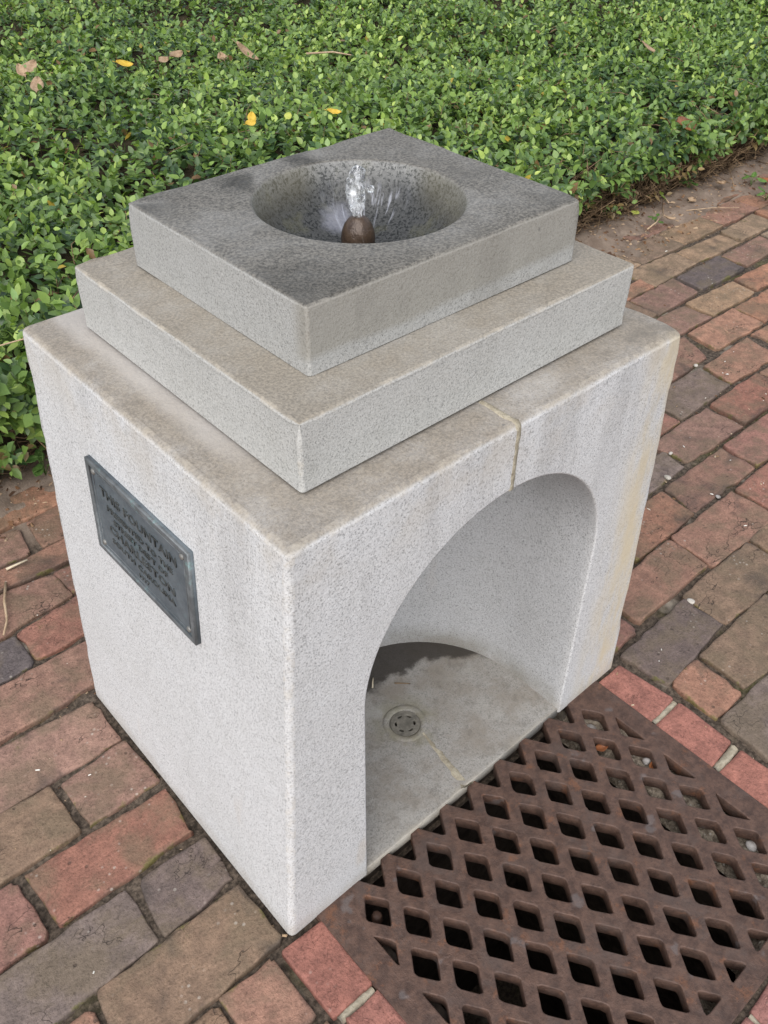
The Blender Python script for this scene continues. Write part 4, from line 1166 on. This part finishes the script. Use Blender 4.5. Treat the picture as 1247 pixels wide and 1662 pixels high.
for j in range(PAIRS+1):
    t = 0.22+0.78*j/PAIRS
    node = SB+SD*(stem_len*t)[:, None]
    spin = rng.uniform(0, 6.28, NS)
    side = perp*np.cos(spin)[:, None]+perp2*np.sin(spin)[:, None]
    for sgn in (1, -1):
        if j == PAIRS and sgn == -1: continue
        out_w = 0.25 if j == PAIRS else rng.uniform(0.65, 1.0, NS)
        dd = SD*(0.95 if j == PAIRS else rng.uniform(0.25, 0.75, NS))[:, None] if j < PAIRS else SD*0.95
        dd = dd+side*sgn*(out_w if np.isscalar(out_w) else out_w[:, None])
        dd += rng.normal(0, 0.16, (NS, 3)); dd[:, 2] -= 0.12
        dd /= np.linalg.norm(dd, axis=1)[:, None]
        nn = up*0.9+SD*0.5+rng.normal(0, 0.33, (NS, 3)); nn[:, 1] -= 0.18
        nn -= dd*np.sum(nn*dd, 1)[:, None]; nn /= np.linalg.norm(nn, axis=1)[:, None]
        L = rng.uniform(0.029, 0.063, NS)*(1.0-0.30*(j/PAIRS)**2)
        keep = rng.random(NS) < (0.93 if j else 0.8)
        young = np.clip((j/PAIRS-0.35)*1.3, 0, 1)
        tn = np.clip(0.34*young+0.42*sprig_tone+rng.normal(0, 0.16, NS), 0, 1.2)
        dark = np.array([0.050, 0.098, 0.036]); mid = np.array([0.200, 0.305, 0.072]); lite = np.array([0.56, 0.66, 0.17])
        col = np.where(tn[:, None] < 0.5, dark+(mid-dark)*(tn[:, None]/0.5), mid+(lite-mid)*((tn[:, None]-0.5)/0.7))
        col *= (1+rng.normal(0, 0.10, (NS, 1)))
        bl = rng.random(NS)
        col = np.where((bl < 0.07)[:, None], col*np.array([0.95, 1.0, 1.40]), col)
        col = np.where((bl > 0.9978)[:, None], np.array([0.46, 0.33, 0.055]), col)
        col = np.where(((bl > 0.987) & (bl < 0.9978))[:, None], np.array([0.23, 0.135, 0.065]), col)
        base_list.append(node[keep]); dir_list.append(dd[keep]); nrm_list.append(nn[keep]); len_list.append(L[keep]); tint_list.append(col[keep])
LB = np.concatenate(base_list); LD = np.concatenate(dir_list); LN = np.concatenate(nrm_list); LL = np.concatenate(len_list); LT = np.clip(np.concatenate(tint_list), 0.005, 0.6)
# the low, ragged and partly dried leaves of the clipped front
frontal = (LB[:, 1] < HY0+0.10) & (LB[:, 2] < 0.17)
dry = frontal & (rng.random(len(LB)) < np.where((LB[:, 0] > 2.6) & (LB[:, 0] < 4.5), 0.55, 0.28))
LT[dry] = np.array([0.27, 0.185, 0.085])*(0.7+0.6*rng.random((dry.sum(), 1)))
LL[frontal] *= 0.82
LS = np.cross(LN, LD)
WID = rng.uniform(1.10, 1.50, len(LB))
LCURL = rng.uniform(0.3, 2.6, len(LB))
hedge = empty('hedge', (2.8, 3.0, 0))
tag(hedge, 'low clipped hedge of small glossy green leaves spreading behind the fountain', 'hedge')
# the 300 leaves that show largest are objects of their own
px, py, dz = project(LB+LD*LL[:, None]*0.5)
facing = np.abs(np.sum(LN*((np.array(CAM)-LB)/np.linalg.norm(np.array(CAM)-LB, axis=1)[:, None]), 1))
size = LL*FPX/dz*np.sqrt(facing)
surf = np.where(LB[:, 1] > HY0+0.12, LB[:, 2] > hedge_top(LB[:, 0], LB[:, 1])-0.012, LB[:, 1] < HY0+0.075)
inview = (px > 4) & (px < 1243) & (py > 4) & (py < 780) & surf & (facing > 0.3)
hid = (py > 205+np.abs(px-633)*np.where(px < 633, 0.285, 0.375)) & (px > 30) & (px < 960)          # the fountain stands before these
inview &= ~hid & ~((py > 400) & (px > 105))
order = np.argsort(-np.where(inview, size, 0))
big = order[:300]
mask = np.ones(len(LB), bool); mask[big] = False
def leaf_arrays(ix):
    n = len(ix)
    loc = np.repeat(LV[None], n, 0).copy()
    loc[:, :, 1] *= WID[ix][:, None]
    loc[:, :, 2] *= LCURL[ix][:, None]
    P = LB[ix][:, None, :] + (LD[ix][:, None, :]*loc[:, :, 0:1]+LS[ix][:, None, :]*loc[:, :, 1:2]+LN[ix][:, None, :]*loc[:, :, 2:3])*LL[ix][:, None, None]
    return P
ix = np.nonzero(mask)[0]
P = leaf_arrays(ix)
nv = LV.shape[0]
fl = np.concatenate([np.array(f) for f in LF4]); ft = np.array([len(f) for f in LF4])
loops = (fl[None]+(np.arange(len(ix))*nv)[:, None]).ravel()
tot = np.tile(ft, len(ix)); start = np.concatenate([[0], np.cumsum(tot)[:-1]])
me = bpy.data.meshes.new('foliage')
me.vertices.add(P.shape[0]*nv); me.vertices.foreach_set('co', (P*S).ravel())
me.loops.add(len(loops)); me.loops.foreach_set('vertex_index', loops)
me.polygons.add(len(tot)); me.polygons.foreach_set('loop_start', start); me.polygons.foreach_set('loop_total', tot)
me.polygons.foreach_set('use_smooth', [True]*len(tot))
me.update()
at = me.attributes.new('tint', 'FLOAT_COLOR', 'POINT')
at.data.foreach_set('color', np.repeat(np.concatenate([LT[ix], np.ones((len(ix), 1))], 1), nv, 0).ravel())
fo = link('foliage', me, M_LEAF, hedge); fo['kind'] = 'stuff'
leaf_me = []
for k in range(4):
    lv = LV.copy(); lv[:, 1] *= 0.95+0.09*k; lv[:, 2] *= 0.5+0.55*k
    m_ = bpy.data.meshes.new('leaf'); m_.from_pydata([tuple(v) for v in lv], [], LF4)
    m_.polygons.foreach_set('use_smooth', [True]*len(LF4)); m_.materials.append(M_LEAF1); leaf_me.append(m_)
hl = world_loc(hedge)
for q, i in enumerate(big):
    o = bpy.data.objects.new('leaf', leaf_me[q % 4])
    d, s_, n_ = Vector(LD[i]), Vector(LS[i]), Vector(LN[i]); b = Vector(LB[i])*S-hl; L = LL[i]*S
    o.matrix_local = Matrix(((d.x*L, s_.x*L, n_.x*L, b.x), (d.y*L, s_.y*L, n_.y*L, b.y), (d.z*L, s_.z*L, n_.z*L, b.z), (0, 0, 0, 1)))
    o.color = (*LT[i], 1)
    o.parent = hedge
    COL.objects.link(o)
# woody stems and dry twigs
nt = NT('hedge_twig'); p = nt.pos(); M_TWIG = nt.set(nt.mix(nt.ramp(nt.noise(p, 18, 3, 0.6), 0.35, 0.65), (0.075, 0.047, 0.028), (0.300, 0.205, 0.118)), 0.85, spec=0.2)
tw = random.Random(14)
V, F = [], []
sel = rng.choice(NS, size=min(NS, 4200), replace=False)
for i in sel:
    b = Vector(SB[i]); d = Vector(SD[i]); L = stem_len[i]
    tube(V, F, [b-Vector((0, 0, 0.03)), b+d*(L*0.5), b+d*(L*0.95)], [0.0022, 0.0018, 0.0010], 3)
for k in range(3000):                          # tangled stems of the open lower front
    x = tw.uniform(-0.6, 5.6) if tw.random() < 0.6 else tw.uniform(2.6, 4.5); z = tw.uniform(0.0, 0.24)*tw.random()**0.4; y = HY0+tw.uniform(-0.015, 0.14)
    a = tw.uniform(0, 6.28); L = tw.uniform(0.06, 0.26)
    d = Vector((math.cos(a), 0.30*math.sin(a), tw.uniform(-0.4, 0.55))).normalized()
    q = Vector((x, y, max(0.012, z)))
    e = q+d*L; e.z = max(0.008, e.z)
    m_ = (q+e)/2+Vector((tw.gauss(0, 0.02), tw.gauss(0, 0.015), tw.gauss(0, 0.02)))
    r = tw.uniform(0.0012, 0.0030)
    tube(V, F, [q, m_, e], [r, r*0.9, r*0.6], 3)
for k in range(240):                           # bare runners and dry twigs over the top
    x = tw.uniform(-0.3, 6.5); y = HY0+0.1+tw.random()**1.5*5.5
    z = float(hedge_top(x, y))+tw.uniform(-0.03, 0.012)
    a = tw.uniform(0, 6.28); L = tw.uniform(0.10, 0.30)
    q = Vector((x, y, z)); e = q+Vector((math.cos(a)*L, math.sin(a)*L, tw.uniform(-0.05, 0.03)))
    tube(V, F, [q, (q+e)/2+Vector((tw.gauss(0, .02), tw.gauss(0, .02), 0.012)), e], [0.0024, 0.002, 0.001], 3)
o = link('stems', mesh_from(V, F), M_TWIG, hedge); o['kind'] = 'stuff'
nt = NT('hedge_inner_dark'); p = nt.pos(); M_INNER_DARK = nt.set(nt.mix(nt.ramp(nt.noise(p, 22, 5, 0.7), 0.35, 0.65), (0.020, 0.017, 0.010), (0.062, 0.048, 0.028)), 0.95, nt.bump(nt.noise(p, 40, 4, 0.7), 0.8, 0.02*S), spec=0.1)
def mould_dark(x, y):
    d = np.clip((y-HY0-0.075)/0.10, 0, 1)
    return -0.06+d*(hedge_top(x, y)-0.075+0.06)
o = link('inner_dark', grid_mesh(-1.4, 10.2, HY0+0.02, 10.6, 0.06, mould_dark), M_INNER_DARK, hedge); o['kind'] = 'stuff'  # dark sheet below the leaves, painted for the hedge's shaded inside

# ------------------------------------------------------------------ fallen leaves, twigs and small litter
def leafy_mat(name, a, b, rough=0.6):
    nt = NT(name); p = nt.obj(); n = nt.noise(p, 45, 4, 0.7)
    c = nt.mix(nt.ramp(n, 0.3, 0.7), a, b)
    return nt.set(c, rough, nt.bump(n, 0.3, 0.003*S), spec=0.3)
M_TAN = leafy_mat('dry_tan_leaf', (0.27, 0.175, 0.105), (0.43, 0.31, 0.20))
M_RUSTY = leafy_mat('rust_brown_leaf', (0.15, 0.052, 0.022), (0.30, 0.115, 0.045), 0.45)
M_YEL = leafy_mat('yellow_leaf', (0.52, 0.34, 0.035), (0.66, 0.46, 0.08), 0.5)
M_LIME = leafy_mat('lime_leaf', (0.36, 0.40, 0.07), (0.52, 0.55, 0.14), 0.5)
M_CREAM = leafy_mat('bleached_leaf', (0.50, 0.42, 0.29), (0.68, 0.60, 0.45), 0.6)
M_GREEN = leafy_mat('weed_leaf', (0.060, 0.125, 0.028), (0.125, 0.21, 0.05), 0.5)
def loose_leaf(name, label, x, y, z, L, W, ang, tilt, mat, curl=0.25, cat='fallen leaf', group='fallen leaves', parent=None, face=0.0):
    n = 9
    V, F = [], []
    q = random.Random(int(x*1000+y*77))
    for i in range(n):
        t = i/(n-1)
        w = W*(math.sin(math.pi*min(1, t*0.97+0.02))**0.62)*(1-0.18*t)/2*(1+q.gauss(0, 0.02))
        zc = curl*L*(0.5*(t-0.5)**2*2)
        for s_ in (-1, -0.5, 0, 0.5, 1):
            V.append(((t-0.5)*L, s_*w, zc+abs(s_)**1.5*curl*W*0.55+q.gauss(0, 0.0006)))
    for i in range(n-1):
        for k in range(4): F.append((i*5+k, i*5+k+1, (i+1)*5+k+1, (i+1)*5+k))
    b0 = len(V)
    V2, F2 = [], []
    tube(V2, F2, [(-0.5*L, 0, curl*L*0.25), (-0.62*L, 0.02*L, curl*L*0.3), (-0.70*L, 0.05*L, curl*L*0.28)], [0.0016, 0.0013, 0.0012], 4)
    F += [tuple(b0+k for k in f) for f in F2]; V += V2
    R = Matrix.Rotation(face, 4, 'X') @ Matrix.Rotation(ang, 4, 'Z') @ Matrix.Rotation(tilt[0]*(0.35 if face else 1), 4, 'X') @ Matrix.Rotation(tilt[1], 4, 'Y')
    V = [tuple(Vector((x, y, z))+(R @ Vector(v))) for v in V]
    o = link(name, mesh_from(V, F), mat, parent, origin=(x, y, z))
    m = o.modifiers.new('thickness', 'SOLIDIFY'); m.thickness = 0.0006
    if parent is None: tag(o, label, cat, group)
    return o
def on_hedge(x, y): return float(hedge_top(x, y))+0.062
for (label, x, y, L, W, ang, tilt, mat, curl) in (
    ('large rust brown oval leaf lying on the hedge near its right hand edge', 3.72, 1.70, 0.125, 0.080, -0.35, (-0.1, 0.1), M_RUSTY, 0.12),
    ('curled tan dry leaf standing upright beside a paler folded one on the hedge', 2.66, 4.10, 0.115, 0.055, 1.3, (-0.9, 0.6), M_TAN, 0.5),
    ('pale folded dry leaf with pinkish edge lying flat on the hedge', 2.82, 4.10, 0.135, 0.062, -0.9, (-0.35, 0.2), M_TAN, 0.35),
    ('pair of small tan dry leaf scraps deeper among the hedge leaves', 2.47, 4.30, 0.095, 0.055, 0.3, (-0.5, 0.2), M_TAN, 0.45),
    ('round beige dry leaf above a smaller one at the left of the hedge', 1.61, 4.32, 0.105, 0.062, 0.6, (-0.4, 0.1), M_TAN, 0.3),
    ('long beige dry leaf hanging nose down at the left of the hedge', 1.46, 3.90, 0.120, 0.060, 1.1, (-0.7, 0.3), M_TAN, 0.25),
    ('small brown dry leaf scrap beside the round beige one', 1.52, 4.20, 0.085, 0.05, 1.5, (-0.6, 0.2), M_TAN, 0.4),
    ('small tan leaf scrap between the beige pair and the curled upright leaf', 2.36, 4.26, 0.072, 0.045, 0.1, (-0.3, 0.1), M_TAN, 0.3),
    ('bright yellow leaf on the hedge just behind the left corner of the bowl stone', 2.03, 2.92, 0.070, 0.040, 1.0, (-0.5, 0.2), M_YEL, 0.25),
    ('dull gold leaf touching the bright yellow one behind the bowl stone', 1.98, 2.86, 0.055, 0.034, 0.1, (-0.3, 0.1), M_YEL, 0.25),
    ('yellow and orange mottled leaf in the upper left of the hedge', 2.10, 4.22, 0.085, 0.048, -0.3, (-0.4, 0.1), M_YEL, 0.3),
    ('narrow yellow leaf close to the back edge of the bowl stone', 2.41, 2.79, 0.065, 0.032, -0.4, (-0.3, 0.0), M_YEL, 0.3),
    ('small lime yellow leaf left of the narrow yellow one', 2.14, 2.79, 0.048, 0.032, 0.6, (-0.3, 0.1), M_LIME, 0.2),
    ('orange red leaf at the very back of the hedge', 3.92, 5.18, 0.075, 0.045, -0.6, (-0.4, 0.1), M_RUSTY, 0.25),
    ('narrow cream dry leaf on the hedge toward the upper right', 4.82, 2.70, 0.115, 0.040, -0.8, (-0.3, 0.1), M_TAN, 0.3),
    ('wrinkled brown leaf cluster at the top right corner of the hedge', 6.55, 3.60, 0.120, 0.075, -0.4, (-0.4, 0.2), M_RUSTY, 0.5)):
    loose_leaf('fallen_leaf', label, x, y, on_hedge(x, y), L*1.12, W*1.15, ang, tilt, mat, curl, face=0.62)
for (label, x, y, z, L, W, ang, tilt, mat, curl) in (
    ('cream curled leaf lying on the red bricks at the right', 2.345, 0.335, 0.012, 0.062, 0.040, 0.15, (0.3, 0.1), M_CREAM, 0.6),
    ('round lime yellow leaf on the sand below the hedge', 3.32, 1.635, 0.034, 0.052, 0.046, 0.4, (0.1, 0.0), M_LIME, 0.1),
    ('rust brown leaf on the bricks at the far right beside a weed', 4.20, 1.455, 0.022, 0.080, 0.045, -0.5, (0.2, 0.1), M_RUSTY, 0.5),
    ('small tan leaf scrap on the sand nearest the far hedge corner', 3.97, 1.575, 0.032, 0.070, 0.035, -0.2, (0.2, 0.2), M_TAN, 0.5),
    ('orange tan leaf scrap among the twigs on the sand', 3.40, 1.49, 0.026, 0.055, 0.032, -0.6, (0.1, 0.2), M_TAN, 0.4),
    ('beige round leaf scrap on the sand above the twigs', 3.66, 1.545, 0.032, 0.062, 0.050, 0.2, (0.2, 0.1), M_TAN, 0.3),
    ('orange dead leaf lying in the silt under the grate', 0.842, -0.232, -0.022, 0.040, 0.026, 0.5, (0.2, 0.1), M_RUSTY, 0.4),
    ('orange brown leaf scrap caught in the grate corner nearest the fountain', 0.800, -0.120, -0.024, 0.036, 0.022, -0.3, (0.1, 0.1), M_RUSTY, 0.4)):
    loose_leaf('fallen_leaf', label, x, y, z, L, W, ang, tilt, mat, curl)
M_STRAW = leafy_mat('straw_twig', (0.33, 0.225, 0.140), (0.52, 0.39, 0.26), 0.7)
def twig(label, pts, r, mat=M_STRAW):
    V, F = [], []
    tube(V, F, pts, [r*(1-0.4*i/(len(pts)-1)) for i in range(len(pts))], 6)
    o = link('twig', mesh_from(V, F), mat, origin=pts[0])
    return tag(o, label, 'twig', 'twigs lying about')
twig('bent straw coloured twig on the bricks at the left edge', [(-0.002, 1.255, 0.008), (-0.035, 1.185, 0.014), (-0.052, 1.135, 0.011), (-0.060, 1.115, 0.013), (-0.085, 1.082, 0.007)], 0.0042)
twig('short pale twig with a dark seed end on the left bricks', [(0.022, 1.306, 0.006), (0.050, 1.301, 0.010), (0.080, 1.297, 0.012)], 0.0040, M_CREAM)
twig('thin brown twig lying on the sand at the right by the hedge', [(3.55, 1.60, 0.034), (3.60, 1.68, 0.040), (3.70, 1.76, 0.036)], 0.0040)
twig('crooked twig crossing from the sand onto the bricks', [(3.22, 1.49, 0.026), (3.30, 1.50, 0.034), (3.42, 1.545, 0.031)], 0.0042)
twig('long thin grass stalk across the sandy bricks at the right', [(3.55, 1.50, 0.026), (3.68, 1.44, 0.024), (3.80, 1.36, 0.018)], 0.0026)
twig('pale snapped twig resting on the hedge top behind the fountain', [(3.02, 3.78, 0.385), (3.12, 3.66, 0.40), (3.17, 3.56, 0.395)], 0.0062)
twig('slim orange stalk sticking out of the hedge over the left corner of the fountain foot', [(0.24, 1.62, 0.47), (0.42, 1.56, 0.49), (0.55, 1.55, 0.475)], 0.0022)
twig('tiny pale splinter at the back of the niche floor', [(0.500, 0.335, 0.016), (0.512, 0.348, 0.021), (0.520, 0.355, 0.018)], 0.0020, M_CREAM)
twig('fine dark stick lying on the niche floor behind the little drain', [(0.550, 0.312, 0.0145), (0.566, 0.296, 0.0155), (0.578, 0.286, 0.0138)], 0.0016, M_TWIG)
def weed(label, x, y, z, n, h, L, rnd):
    o = empty('weed', (x, y, z)); tag(o, label, 'weed', 'weeds in the paving')
    for k in range(n):
        a = 6.28*k/n+rnd.uniform(-0.5, 0.5); rr = rnd.uniform(0.01, 0.03); zz = z+h*rnd.uniform(0.4, 1)
        e = (x+rr*math.cos(a), y+rr*math.sin(a), zz)
        V, F = [], []; tube(V, F, [(x, y, z-0.01), ((x+e[0])/2, (y+e[1])/2, (z+zz)/2+0.005), e], [0.0015, 0.0012, 0.001], 4)
        link('stalk', mesh_from(V, F), M_GREEN, o)
        loose_leaf('leaf', None, e[0]+0.4*L*math.cos(a), e[1]+0.4*L*math.sin(a), e[2], L, L*0.6, a, (rnd.uniform(-.3, .3), rnd.uniform(-.3, .2)), M_GREEN, 0.2, parent=o)
wr = random.Random(2)
weed('little green weed sprouting from the sand just below the hedge', 3.80, 1.655, 0.026, 5, 0.05, 0.050, wr)
weed('small two leaved weed on the far right bricks', 4.13, 1.49, 0.02, 4, 0.04, 0.052, wr)
weed('low green weed at the right edge of the picture among tan bricks', 4.03, 1.345, 0.01, 5, 0.04, 0.050, wr)
weed('tiny yellowish sprout among the twigs on the sand', 3.33, 1.52, 0.022, 4, 0.025, 0.034, wr)
weed('trailing green sprout at the foot of the hedge left of the fountain', 0.285, 1.605, 0.03, 7, 0.075, 0.052, wr)
# pebbles that can be told apart
def pebble_mat(name, a, b):
    nt = NT(name); p = nt.obj(); n = nt.noise(p, 50, 4, 0.7); return nt.set(nt.mix(nt.ramp(n, 0.3, 0.7), a, b), 0.6, spec=0.35)
M_WHITE = pebble_mat('white_pebble', (0.36, 0.33, 0.28), (0.56, 0.52, 0.46))
M_GREYP = pebble_mat('grey_pebble', (0.22, 0.20, 0.18), (0.46, 0.44, 0.42))
def pebble(label, x, y, z, r, mat):
    bm = bmesh.new(); r *= 0.72; bmesh.ops.create_icosphere(bm, subdivisions=2, radius=r, matrix=Matrix.Translation((x, y, z)))
    q = random.Random(int(x*999+y*55))
    k = Vector((q.uniform(0.75, 1.25), q.uniform(0.75, 1.2), q.uniform(0.55, 0.8)))
    for v in bm.verts:
        d = v.co-Vector((x, y, z)); v.co = Vector((x, y, z))+Vector((d.x*k.x, d.y*k.y, d.z*k.z))*(1+0.10*math.sin(d.x*300+d.y*210+d.z*170))
    o = link('pebble', mesh_bm(bm), mat, origin=(x, y, z))
    return tag(o, label, 'pebble', 'small pale stones')
for a in (('white round pebble in the joint right of the fountain top', 2.374, 0.668, 0.006, 0.0125, M_WHITE),
          ('pale lumpy pebble in the joint half way down the right side', 1.735, 0.350, 0.004, 0.0145, M_WHITE),
          ('smooth white pebble wedged beside the big dark brick', 1.335, 0.000, 0.000, 0.0135, M_WHITE),
          ('orange chip of stone in the joint at the right edge', 1.775, 0.195, 0.000, 0.0100, M_GREYP),
          ('flat white chip on a greyish brick beside the fountain', 1.845, 0.415, 0.006, 0.0095, M_WHITE),
          ('large pale grey stone showing under the grate by the fountain', 0.835, -0.066, -0.034, 0.018, M_GREYP),
          ('grey stone in the silt under the right side of the grate', 0.850, -0.210, -0.024, 0.014, M_GREYP),
          ('pale rounded stone under the grate hole at the right edge of the picture', 0.852, -0.478, -0.034, 0.017, M_GREYP),
          ('tan stone in the silt under the third row of grate holes', 0.792, -0.300, -0.026, 0.012, M_GREYP)):
    pebble(*a)
# countless crumbs: grit, seeds and leaf bits on the bricks and the sand
cr = np.random.default_rng(77)
V, F, C = [], [], []
def crumbs(n, xr, yr, zf, smin, smax, cols):
    for k in range(n):
        x = cr.uniform(*xr); y = cr.uniform(*yr)
        if -0.005 < x < 1.005 and -0.005 < y < D+0.005: continue
        if GX0-0.005 < x < GX1+0.005 and GY0 < y < 0: continue
        z = zf(x, y); s = cr.uniform(smin, smax)*(1 if cr.random() < 0.8 else 1.5); a = cr.uniform(0, 6.28)
        ca, sa = math.cos(a), math.sin(a); l = cr.uniform(0.8, 2.2)
        b0 = len(V)
        for (u_, v_, w_) in ((-l, -0.6, 0), (l, -0.5, 0), (l*0.8, 0.6, 0), (-l*0.9, 0.55, 0), (-l*0.4, -0.1, 0.9), (l*0.5, 0.1, 0.7)):
            V.append((x+s*(u_*ca-v_*sa), y+s*(u_*sa+v_*ca), z+s*w_))
        for f in ((0, 1, 5, 4), (2, 3, 4, 5), (1, 2, 5), (3, 0, 4)): F.append(tuple(b0+i for i in f))
        c = cols[cr.integers(len(cols))]; C.extend([(*c, 1.0)]*6)
light = [(0.62, 0.58, 0.50), (0.50, 0.40, 0.28), (0.36, 0.25, 0.15), (0.70, 0.68, 0.62)]
brn = [(0.09, 0.05, 0.03), (0.16, 0.085, 0.045), (0.26, 0.16, 0.09), (0.36, 0.26, 0.17)]
on_br = lambda x, y: 0.0015
on_bed = lambda x, y: float(bed_height(np.array(x), np.array(y)))+0.0005
crumbs(170, (-0.6, 2.6), (-0.5, 1.35), on_br, 0.0010, 0.0030, light)
crumbs(150, (1.05, 4.3), (0.2, 1.4), on_br, 0.0014, 0.0042, light+brn)
crumbs(800, (2.4, 5.2), (1.36, 1.72), lambda x, y: max(0.001, on_bed(x, y)), 0.0016, 0.0065, brn)
crumbs(420, (-0.5, 0.6), (1.42, 1.72), lambda x, y: max(0.001, on_bed(x, y)), 0.0012, 0.0060, brn)
crumbs(900, (-0.6, 4.0), (-0.5, 1.4), on_bed, 0.0012, 0.0036, brn)
me = mesh_from(V, F, 'grit', smooth=False)
me.attributes.new('tint', 'FLOAT_COLOR', 'POINT').data.foreach_set('color', np.array(C, np.float32).ravel())
nt = NT('grit'); M_GRIT = nt.set(nt.attr('tint', 'Color'), 0.85, spec=0.2)
o = link('grit', me, M_GRIT); o['kind'] = 'stuff'
